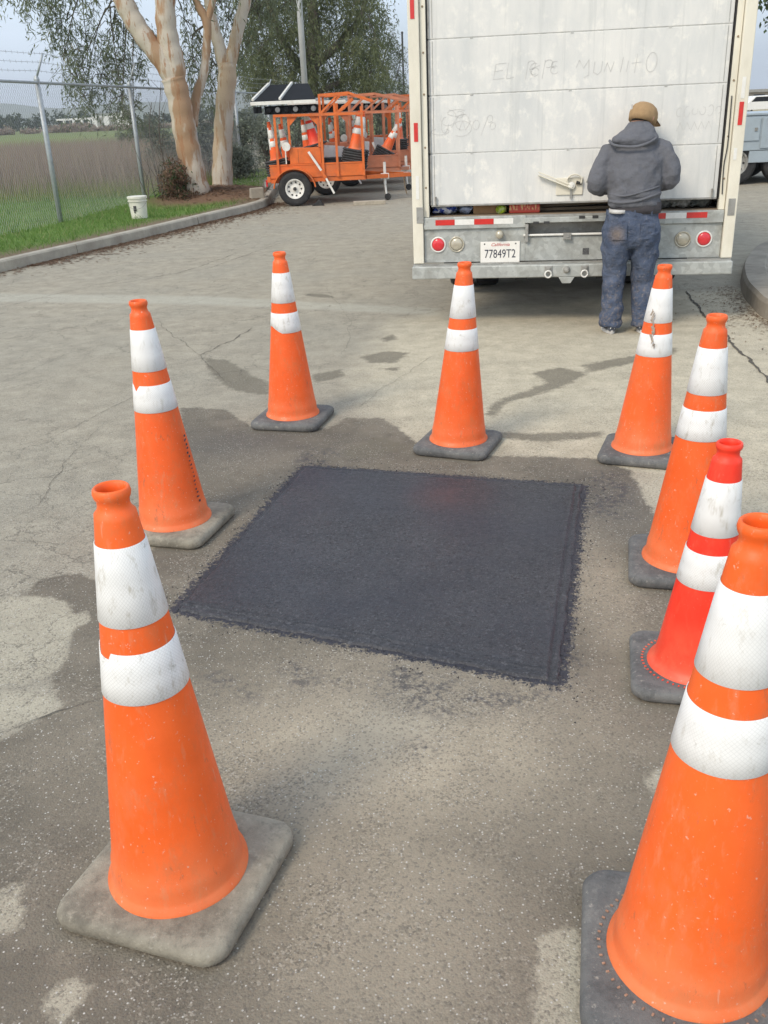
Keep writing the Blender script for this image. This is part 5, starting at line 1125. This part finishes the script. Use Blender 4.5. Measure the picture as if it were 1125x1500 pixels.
def make_tree(name, loc, label, limbs, bmat, blobs, n_tw, per, llen, lw, lmat, droop=1.0, tw_len=.6, seed=3, group=None, links=18, cat='tree', fine=True):
    t = tag(empty(name, loc), label, cat, group); Lc = Vector(loc); mb = MB(); ends = []
    for pts, rad in limbs:
        q, r = limb([Vector(p) - Lc for p in pts], rad); mb.tube(q, r, 14); ends += q[len(q) // 3:]
    tr = mb.build('trunk', bmat, t, smooth=True)
    bl = [(b[0] - Lc.x, b[1] - Lc.y, b[2] - Lc.z, *b[3:]) for b in blobs]
    f, base, hd, tl = foliage('crown', bl, n_tw, per, llen, lw, lmat, t, droop, tw_len, seed); f['kind'] = 'stuff'
    mb = MB()                                 # boughs from the limbs to the leaf masses
    for b in bl:
        c_ = Vector(b[:3]); 
        if ends: e = min(ends, key=lambda p: (p - c_).length * random.uniform(.8, 1.5) + max(0, c_.z + .3 - p.z) * 1.2); mb.tube(catmull([e, e.lerp(c_, random.uniform(.35, .6)) + Vector((random.uniform(-.2, .2), random.uniform(-.2, .2), random.uniform(.05, .35) * (c_ - e).length)), c_], 4), list(np.linspace(.020, .006, 9)), 6)
        for q in range(4 if fine else 2):
            d = Vector((random.uniform(-1, 1) * b[3], random.uniform(-1, 1) * b[4], random.uniform(-1, .6) * b[5])) * .8; mb.tube([c_, c_ + d * .5 + Vector((0, 0, .1)), c_ + d], [.012, .008, .004], 5)
    mb.build('boughs', M_bark3, t, smooth=True)['kind'] = 'stuff'
    if fine: twigs('twigs', base, hd, tl, M_bark3, t)['kind'] = 'stuff'
    return t
# gum tree 1 (thick, leaning left) 
Yt = 19.9; W = lambda x, y, d=0: wp(x, y, Yt + d)
l1 = [([W(293, 306), W(291, 290), W(283, 250), W(272, 200), W(263, 150), W(254, 115)], [.33, .27, .235, .235, .225, .235]),
      ([W(262, 135), W(243, 95), W(212, 55), W(190, 20), W(170, -25), W(140, -110), W(90, -260)], [.17, .205, .185, .185, .18, .13, .06]),
      ([W(258, 130), W(256, 95), W(246, 55), W(242, 10), W(246, -50, .2), W(262, -160, .6), W(240, -300, 1)], [.17, .20, .20, .19, .175, .12, .05]),
      ([W(283, 185, .35), W(287, 145, .4), W(299, 105, .4), W(303, 60, .4), W(302, 30, .4), W(284, -10, .4), W(270, -120, .5)], [.09, .10, .085, .08, .085, .065, .04]),
      ([W(302, 36, .4), W(314, -10, .4), W(330, -120, .3)], [.07, .06, .03])]
ub = [(100, -90, 90, 70), (200, -150, 90, 80), (300, -120, 90, 70), (30, -60, 60, 60), (250, -230, 120, 70)]
b1 = [(98, 30, 34, 34), (128, 70, 40, 36), (95, 78, 22, 26), (150, 108, 36, 34), (112, 116, 24, 26), (178, 140, 26, 34), (122, 142, 24, 16), (178, 160, 18, 14), (165, 35, 40, 40), (205, 45, 22, 40), (272, 30, 22, 50), (282, 85, 18, 36), (312, 88, 20, 40), (196, 160, 14, 22), (180, 90, 30, 30), (75, 15, 20, 20), (60, -20, 40, 20)]
make_tree('gum_tree', (W(293, 306).x, Yt, .15), 'thick gum tree with peeling orange and white bark leaning left over the fence', l1, M_bark, blobs_px(b1, 22.6, .8) + blobs_px(ub, 21, 1.2), 1650, 10, .15, .026, M_euc, 1.0, .55, 5)
Yt = 21.4
l2 = [([W(327, 292), W(326, 270), W(326, 220), W(329, 160), W(333, 110), W(331, 92)], [.28, .23, .205, .195, .19, .17]),
      ([W(330, 108), W(322, 70), W(313, 40), W(306, 0), W(300, -70), W(290, -200)], [.13, .125, .115, .105, .09, .05]),
      ([W(335, 108), W(342, 70), W(352, 30), W(362, -10), W(375, -80), W(400, -200)], [.13, .125, .125, .115, .09, .05])]
b2 = [(335, 30, 16, 45), (378, 20, 26, 40), (300, 60, 14, 40), (352, 60, 12, 30), (322, 5, 20, 20), (300, 120, 14, 24), (380, -60, 70, 60), (300, -80, 60, 50), (340, -170, 90, 60)]
make_tree('gum_tree', (W(327, 292).x, Yt, .15), 'straighter pale gum tree forking high, to the right of the thick one', l2, M_bark2, blobs_px(b2, 22.4, .8), 800, 9, .14, .025, M_euc, 1.0, .5, 6)
# sucker growth and fallen bark at the feet
sb = tag(empty('leafy_suckers', (W(262, 300).x, 20, .1)), 'dark brown tangle of leafy suckers and dead bark at the foot of the thick gum', 'shrub')
Lc = Vector(sb.location); bl = [(b[0] - Lc.x, b[1] - Lc.y, b[2] - Lc.z, *b[3:]) for b in blobs_px([(262, 268, 22, 28), (250, 285, 16, 16), (275, 290, 24, 14), (320, 284, 22, 8), (345, 290, 14, 6), (255, 245, 10, 14)], 19.75, .25)]
f, b_, h_, t_l = foliage('dead_leaves', bl, 520, 8, .10, .024, M_deadl, sb, .6, .28, 9); f['kind'] = 'stuff'; f2, _, _, _ = foliage('leaves', bl, 200, 7, .10, .022, M_green, sb, .6, .3, 10); f2['kind'] = 'stuff'
mb = MB()
for i in range(26):
    x = random.uniform(-.35, .5); q = Vector((x, random.uniform(-.2, .2), 0)); mb.tube([q, q + Vector((random.uniform(-.15, .05), 0, .4)), q + Vector((random.uniform(-.35, .15), 0, random.uniform(.6, 1.2)))], [.010, .008, .003], 5)
mb.build('stems', M_bark3, sb)
# thin bare saplings left of the thick trunk
for i, (px, top, lab) in enumerate(((222, 150, 'thin bare sapling just right of the second fence post'), (236, 120, 'thin bare sapling nearer to the thick gum trunk'))):
    q = tag(empty('sapling', (aty(px + 14, 290, 21.5)[0], 21.5, .1)), lab, 'sapling'); Lc = Vector(q.location); mb = MB()
    st = [wp(px + 14, 290, 21.5) - Lc, wp(px + 4, 240, 21.5) - Lc, wp(px - 3, 190, 21.5) - Lc, wp(px, top, 21.5) - Lc]; mb.tube(catmull(st, 5), list(np.linspace(.022, .005, 16)), 6)
    for j in range(9):
        a = st[1].lerp(st[3], j / 9); mb.tube([a, a + Vector((random.uniform(-.35, .35), random.uniform(-.2, .2), random.uniform(.2, .55)))], [.006, .002], 4)
    mb.build('stem', M_bark3, q)
# big dense gum behind the trailers
Yb = 40
def grid_blobs(x0, x1, y0, y1, nx_, ny_, r, seed):
    g = random.Random(seed); return [(x0 + (x1 - x0) * (i + g.uniform(.1, .9)) / nx_, y0 + (y1 - y0) * (j + g.uniform(.1, .9)) / ny_, r * g.uniform(.7, 1.2), r * g.uniform(.8, 1.4)) for i in range(nx_) for j in range(ny_)]
W = lambda x, y, d=0: wp(x, y, Yb + d)
lb_ = [([W(460, 226), W(458, 170), W(455, 110), W(460, 40), W(450, -60)], [.36, .32, .28, .22, .12]), ([W(456, 120), W(420, 70), W(395, 10), W(380, -60)], [.18, .15, .11, .06]), ([W(457, 100), W(500, 60), W(530, 20), W(545, -50)], [.18, .14, .10, .05]), ([W(456, 140), W(510, 115), W(545, 105)], [.12, .08, .04])]
bb = grid_blobs(362, 545, -60, 128, 7, 7, 20, 4) + [(548, 60, 16, 30), (556, 20, 14, 30), (540, 110, 18, 20), (365, 60, 16, 40), (375, 110, 16, 24), (560, 100, 12, 20), (450, -120, 90, 60), (345, 90, 12, 22)]
make_tree('gum_tree', (W(460, 226).x, Yb, .0), 'large dense dark gum tree rising behind the trailers and light pole', lb_, M_bark3, blobs_px(bb, Yb, 1.6), 5600, 10, .18, .036, M_euc2, 1.0, .75, 7, fine=False)
Yb = 44
make_tree('young_gum', (wp(575, 210, 44).x, 44, 0), 'thin see-through young gum at the right of the dense tree', [([wp(575, 210, 44), wp(570, 150, 44), wp(560, 100, 44), wp(575, 50, 44)], [.07, .05, .035, .012]), ([wp(568, 140, 44), wp(582, 110, 44), wp(588, 80, 44)], [.03, .02, .01])], M_bark3, blobs_px([(572, 60, 10, 14), (584, 80, 8, 14), (560, 120, 20, 18), (585, 118, 12, 20), (545, 130, 18, 12), (590, 140, 8, 12), (568, 88, 8, 12)], 44, .6), 420, 8, .16, .03, M_euc, .8, .5, 12, fine=True)
# grey-green shrubs behind the fence
shr = [(300, 190, 20, 46, 27, 'tall grey-green shrub seen between the two gum trunks'), (360, 195, 26, 42, 29, 'round grey-green shrub right of the pale gum trunk'), (392, 205, 22, 40, 31, 'grey-green shrub behind the rear of the nearest trailer'),
       (345, 225, 24, 26, 26, 'low grey shrub behind the fence beside the pale trunk'), (235, 205, 26, 28, 30, 'straggly grey shrub behind the second fence post'), (430, 195, 34, 44, 36, 'dusky shrub seen through the trailer window frame'),
       (490, 195, 34, 44, 38, 'dusky shrub behind the middle of the nearest trailer'), (550, 195, 34, 44, 40, 'dusky shrub behind the front of the trailers'), (600, 190, 26, 40, 42, 'dusky shrub hidden behind the trailers and truck post'), (195, 200, 24, 14, 60, 'small dark shrub on the far green strip left of the gum')]
for i, (px, py, rx, ry, Y, lab) in enumerate(shr):
    c_ = wp(px, py, Y); q = tag(empty('shrub', (c_.x, Y, 0)), lab, 'shrub', 'shrubs behind the fence'); s = Y / FPX
    bl = [(random.uniform(-.6, .6) * rx * s, random.uniform(-.5, .5) * rx * s, max(.3, c_.z + random.uniform(-.7, .7) * ry * s), rx * s * .55, rx * s * .5, ry * s * .45) for _ in range(9)]
    f, *_ = foliage('leaves', bl, 420, 8, .11 * max(1, Y / 30), .03 * max(1, Y / 30), M_bush, q, .2, .35, 20 + i); f['kind'] = 'stuff'
    mb = MB()
    for b in bl: mb.tube([(0, 0, 0), (b[0] * .5, b[1] * .5, b[2] * .5), (b[0], b[1], b[2])], [.03, .02, .008], 5)
    mb.build('stems', M_bark3, q)
# leaf cluster at the top right from a street tree standing just out of frame
c_ = wp(1135, 5, 15.5)
make_tree('street_tree', (c_.x + 2.2, 16.2, 0), 'dark green broadleaf branches hanging in at the top right corner', [([(c_.x + 2.2, 16.2, 0), (c_.x + 2.1, 16.2, 1.6), (c_.x + 1.7, 16, 2.8), (c_.x + .8, 15.7, 3.6)], [.14, .12, .09, .04])], M_bark3,
          [(c_.x + .02, 15.5, c_.z + .05, .25, .3, .28), (c_.x + .5, 15.6, c_.z + .5, .6, .6, .5), (c_.x + 1.5, 16, c_.z + .9, 1.0, 1.0, .8), (c_.x + 2.6, 16.3, c_.z + .6, .9, .9, .8), (c_.x + .10, 15.5, c_.z - .18, .16, .2, .14)], 620, 8, .075, .045, M_green, .3, .22, 31)
# blades: grass on the verge, dead weeds in the field
def blades(name, n, samp, hmin, hmax, wd, mat, label, zf, lean=.35, seed=1):
    g = np.random.default_rng(seed); x, y = samp(g, n); n = len(x); z = np.array([zf(a, b) for a, b in zip(x, y)]) if zf else np.full(n, -.02)
    h = g.uniform(hmin, hmax, n); a = g.uniform(0, 2 * PI, n); w_ = wd * g.uniform(.6, 1.3, n); lx, ly = g.normal(0, lean, n) * h, g.normal(0, lean, n) * h
    b0 = np.stack([x - np.cos(a) * w_, y - np.sin(a) * w_, z], 1); b1_ = np.stack([x + np.cos(a) * w_, y + np.sin(a) * w_, z], 1); tp_ = np.stack([x + lx, y + ly, z + h], 1)
    o = npmesh(name, np.stack([b0, b1_, tp_], 1).reshape(-1, 3), np.arange(3 * n).reshape(n, 3), mat, None, dict(rnd=np.repeat(g.uniform(0, 1, n), 3))); return tag(o, label, 'grass', kind='stuff')
M_blade = leaf_mat('grass_blade', (.085, .17, .03), (.19, .31, .065), (.33, .32, .15)); M_weed = leaf_mat('dead_weed', (.25, .19, .15), (.40, .32, .26), (.32, .29, .16))
KXY = np.array([(p.y, p.x) for p in KS]); KX = lambda y: np.interp(y, KXY[:, 0], KXY[:, 1])
def s_v(g, n):
    y = g.uniform(9, 30, n); d = g.uniform(.32, 7, n) ** 1.0; x = KX(y) - d; keep = (np.hypot(x + 3.3, y - 19.8) > 1.25) & (np.hypot(x + 3.0, y - 21.4) > 1.1) & ((d > .5) | (g.uniform(0, 1, n) < .35)) & (x < 0); return x[keep], y[keep]
vz = lambda a, b: verge_z(a, min(59, b)) - .01
blades('grass', 60000, s_v, .03, .11, .006, M_blade, 'short green grass on the verge behind the kerb', vz, .5, 2)
def s_w(g, n):
    y = 22.5 + 42 * g.uniform(0, 1, n) ** 1.3; x = g.uniform(-1.2, .05, n) * (y * .62) - 1.5 - (y - 22) * .12; k_ = (x < -.33 + (y - 21) * -.10 - 3.3) & ((y > 25) | (g.uniform(0, 1, n) < .4)); return x[k_], y[k_]
blades('dead_weeds', 140000, s_w, .35, 1.0, .009, M_weed, 'band of tall dead brown weeds in the field beyond the fence', lambda a, b: .0, .22, 3)
def s_g2(g, n): y = g.uniform(21, 27, n); x = KX(y) - g.uniform(1.5, 14, n); return x, y
blades('tall_grass', 16000, s_g2, .10, .38, .007, leaf_mat('yellow_grass', (.16, .20, .05), (.30, .30, .11)), 'yellow-green longer grass at the edge of the weeds', vz, .4, 5)
# fallen leaves
def litter(name, pts, s0, s1, label, seed):
    g = np.random.default_rng(seed); n = len(pts); s = g.uniform(s0, s1, n); a = g.uniform(0, 2 * PI, n); t = g.uniform(-.5, .5, n); ca, sa = np.cos(a), np.sin(a)
    q = np.array([(-1, 0, 0), (0, .26, .10), (1, 0, 0), (0, -.26, .10)]); X_ = q[None, :, 0] * s[:, None]; Y_ = q[None, :, 1] * s[:, None]; Z_ = q[None, :, 2] * s[:, None] + t[:, None] * X_ * .35 + .004 + np.abs(t[:, None]) * s[:, None] * .4
    V = np.stack([X_ * ca[:, None] - Y_ * sa[:, None] + pts[:, 0:1], X_ * sa[:, None] + Y_ * ca[:, None] + pts[:, 1:2], Z_ + pts[:, 2:3]], -1).reshape(-1, 3)
    return tag(npmesh(name, V, np.arange(4 * n).reshape(n, 4), M_deadl, None, dict(rnd=np.repeat(g.uniform(0, 1, n), 4))), label, 'leaf litter', kind='stuff')
g = np.random.default_rng(4); y = np.concatenate([g.uniform(8, 19.5, 1500), g.uniform(12, 19.5, 3500)]); x = KX(y) + g.exponential(.16, len(y)) + .01; litter('fallen_leaves', np.stack([x, y, 0 * x], 1), .016, .048, 'brown fallen leaves gathered in the gutter along the kerb', 1)
n = 2200; a = g.uniform(0, 2 * PI, n); r = np.abs(g.normal(0, .8, n)); x = -3.2 + np.cos(a) * r; y = 20.3 + np.sin(a) * r * 1.2; z = np.array([verge_z(p, q) if p < kerb_x(q) - .14 else (.137 if p < kerb_x(q) else 0) for p, q in zip(x, y)]); litter('bark_litter', np.stack([x, y, z], 1), .02, .06, 'brown bark strips and leaves round the gum trunks', 2)
n = 1500; i_ = g.integers(0, len(ISL) - 30, n); ip_ = np.array([(p.x, p.y) for p in ISL])[i_]; x = ip_[:, 0] - g.exponential(.13, n) - .02; y = ip_[:, 1] + g.normal(0, .12, n); k_ = np.ones(n, bool); litter('curb_litter', np.stack([x, y, 0 * x], 1)[k_], .008, .022, 'dry leaves and twigs against the right island kerb', 3)
x = g.uniform(-5, 3.5, 160); y = g.uniform(3.2, 14, 160); litter('stray_leaves', np.stack([x, y, 0 * x], 1), .006, .016, 'a few stray leaves on the asphalt', 5)
# light poles
q = tag(empty('light_pole', (-1.95, 33, 0)), 'thick pale grey light pole behind the arrow board of the nearest trailer', 'pole')
MB().tube([(0, 0, 0), (.0, 0, 9)], [.105, .08], 14).build('shaft', simple('pole_grey', (.42, .43, .41), .6, .1, .1, 3), q, smooth=True); MB().lathe([(.16, 0), (.16, .05), (.11, .07)], 14).build('base_flange', M_galvd, q)
MB().tube([(0, 0, 8.8), (.9, 0, 9.1)], .04, 8).build('arm', M_galvd, q); MB().bx(.8, 1.4, -.12, .12, 9.05, 9.17).build('lamp_head', M_galvd, q, bevel=.02)
q = tag(empty('thin_pole', (2.24, 60, 0)), 'thin dark pole in the gap left of the box truck', 'pole'); MB().tube([(0, 0, 0), (0, 0, 5.6)], .055, 8).build('shaft', M_dark, q); MB().lathe([(.08, 0), (.06, .08), (0, .1)], 8, (0, 0, 5.6)).build('cap', M_dark, q)
# ================================================================== FAR DISTANCE
M_far = simple('far_white', (.74, .73, .70), .7, 0, .05, .2)
b = tag(empty('white_shed', (-62.5, 250, 0)), 'white industrial shed far across the field, seen under the gum branch', 'building')
MB().bx(-5.2, 2.2, 0, 9, 0, 3.3).build('wall', M_far, b); MB().bx(2.21, 5.5, 0, 9, 0, 4.0).build('wall', M_far, b); MB().bx(-5.5, 2.19, -.3, 9.3, 3.301, 3.5).build('roof', M_galvd, b); MB().bx(2.21, 5.8, -.3, 9.3, 4.001, 4.2).build('roof', M_galvd, b)
for x in (-4, -1): MB().bx(x, x + 1.6, -.04, -.005, 0, 2.6).build('door', M_galvd, b)
for i, px in enumerate((96, 110, 122, 133)):
    c_ = aty(px, 190, 230); q = tag(empty('white_post', (c_[0], 230, 0)), 'distant white post in the row left of the white shed', 'post', 'white posts beyond the field'); MB().bx(-.25, .25, -.25, .25, 0, 2.2).build('shaft', M_far, q)
q = tag(empty('white_beam', (aty(114, 190, 231)[0], 231, 0)), 'white rail carried over the row of distant posts', 'rail'); MB().bx(-4.5, 4.5, -.1, .1, 2.2, 2.6).build('rail', M_far, q)
# orchard / tree belt on the horizon
def belt(name, Y, x0, x1, hmin, hmax, n, mat, label, seed):
    g = np.random.default_rng(seed); bl = []
    for i in range(n): h = g.uniform(hmin, hmax); bl.append((x0 + (x1 - x0) * (i + g.uniform(-.3, .3)) / n, Y + g.uniform(-6, 6), h * .5, (x1 - x0) / n * .75, 3, h * .55))
    o, *_ = foliage(name, bl, n * 45, 6, Y * .0030, Y * .0016, mat, None, .1, .9, seed); return tag(o, label, 'tree belt', kind='stuff')
belt('distant_trees', 300, -150, -20, 3.0, 5.2, 46, leaf_mat('belt_leaf', (.06, .08, .05), (.12, .14, .09)), 'dark tree belt on the horizon behind the field', 41)
belt('distant_trees', 420, 20, 260, 1.2, 3.5, 50, M_bush, 'low scrub on the horizon at the right', 42)
belt('distant_bushes', 200, -75, -30, .4, 1.4, 20, M_weed, 'scrubby brown growth before the tree belt', 43)
# hills
k = NT('hill_grass'); P = k.pos(); M_hill = k.fin(k.mix(k.noise(P, .004, 6, .6), (.10, .13, .06), (.19, .19, .10)), .95)
hx_ = np.linspace(-2600, 2600, 90); V_ = []
for j, (Y, hh) in enumerate(((1900, 0), (2200, 45), (2500, 105), (2800, 60))):
    for x in hx_: V_.append((x, Y + 60 * math.sin(x * .003), -.5 if hh == 0 else hh * (.55 + .25 * math.sin(x * .0023 + 1) + .14 * math.sin(x * .007 + j) + .06 * math.sin(x * .019)) * (1 if x < -100 else max(.12, 1 - (x + 100) / 500))))
n_ = len(hx_); F_ = [(j * n_ + i, j * n_ + i + 1, (j + 1) * n_ + i + 1, (j + 1) * n_ + i) for j in range(3) for i in range(n_ - 1)]
tag(npmesh('hills', V_, F_, M_hill, smooth=True), 'low hazy hills beyond the field', kind='structure')
# far right: parked car and low buildings
def far_car(px, Y, col, lab):
    c_ = aty(px, 160, Y); q = tag(empty('parked_car', (c_[0], Y, 0)), lab, 'car'); M_c = simple('car_paint_' + lab[:5].strip(), col, .3, 0, .05, 3)
    mb = MB(); pr = [(-2.2, .35), (-2.25, .8), (-1.5, .95), (-1.0, 1.42), (.6, 1.45), (1.2, 1.0), (2.1, .85), (2.25, .4)]; n = len(pr)
    mb.add([(x, 0, z) for x, z in pr] + [(x, 1.8, z) for x, z in pr], [tuple(range(n)), tuple(reversed(range(n, 2 * n)))] + [(i, n + i, n + (i + 1) % n, (i + 1) % n) for i in range(n)]); mb.build('body', M_c, q, bevel=.05)
    MB().add([(-1.25, -.01, 1.0), (1.0, -.01, 1.0), (.55, -.01, 1.35), (-.9, -.01, 1.35), (-1.25, .01, 1.0), (1.0, .01, 1.0), (.55, .01, 1.35), (-.9, .01, 1.35)], [(0, 1, 2, 3), (7, 6, 5, 4), (0, 4, 5, 1), (1, 5, 6, 2), (2, 6, 7, 3), (3, 7, 4, 0)]).build('side_window', M_solar, q)
    for x in (-1.4, 1.35): wheel(q, (x, .1, .33), .33, .2, M_galvd, 'Y', 'wheel', -1, 5, nseg=16)
far_car(1122, 82, (.75, .75, .73), 'white car parked far off above the service truck')
k = NT('dry_lot'); P = k.pos(); M_dry = k.fin(k.mix(k.noise(P, .3, 5, .6), (.30, .25, .13), (.38, .32, .19)), .95)
tag(MB().bx(12, 120, 52, 300, -.025, -.012).build('dry_grass', M_dry), 'tan dry grass beyond the paved yard at the right', kind='structure')
b = tag(empty('low_building', (aty(1112, 140, 190)[0], 190, 0)), 'low brown building on the horizon at the right edge', 'building'); MB().bx(-9, 14, 0, 12, 0, 1.8).build('wall', simple('tan_wall', (.30, .26, .20), .9, 0, .1, .3), b); MB().bx(-9.4, 14.4, -.5, 12.4, 1.801, 2.3).build('roof', M_galvd, b)
for x in (-6, -1, 4, 9): MB().bx(x, x + 2, -.05, -.01, .6, 1.4).build('window', M_solar, b)
# ================================================================== HAZE
k = NT('haze_air'); k.t.nodes.clear(); o_ = k.t.nodes.new('ShaderNodeOutputMaterial'); pv = k.t.nodes.new('ShaderNodeVolumePrincipled'); pv.inputs['Color'].default_value = (.90, .94, 1, 1); pv.inputs['Density'].default_value = .00045; pv.inputs['Anisotropy'].default_value = .2
k.t.links.new(pv.outputs[0], o_.inputs['Volume'])
HAZE = True
if HAZE: tag(MB().bx(-3300, 3300, -120, 3400, -1.1, 130).build('haze', k.m), 'thin pale haze over the field and hills', kind='stuff')
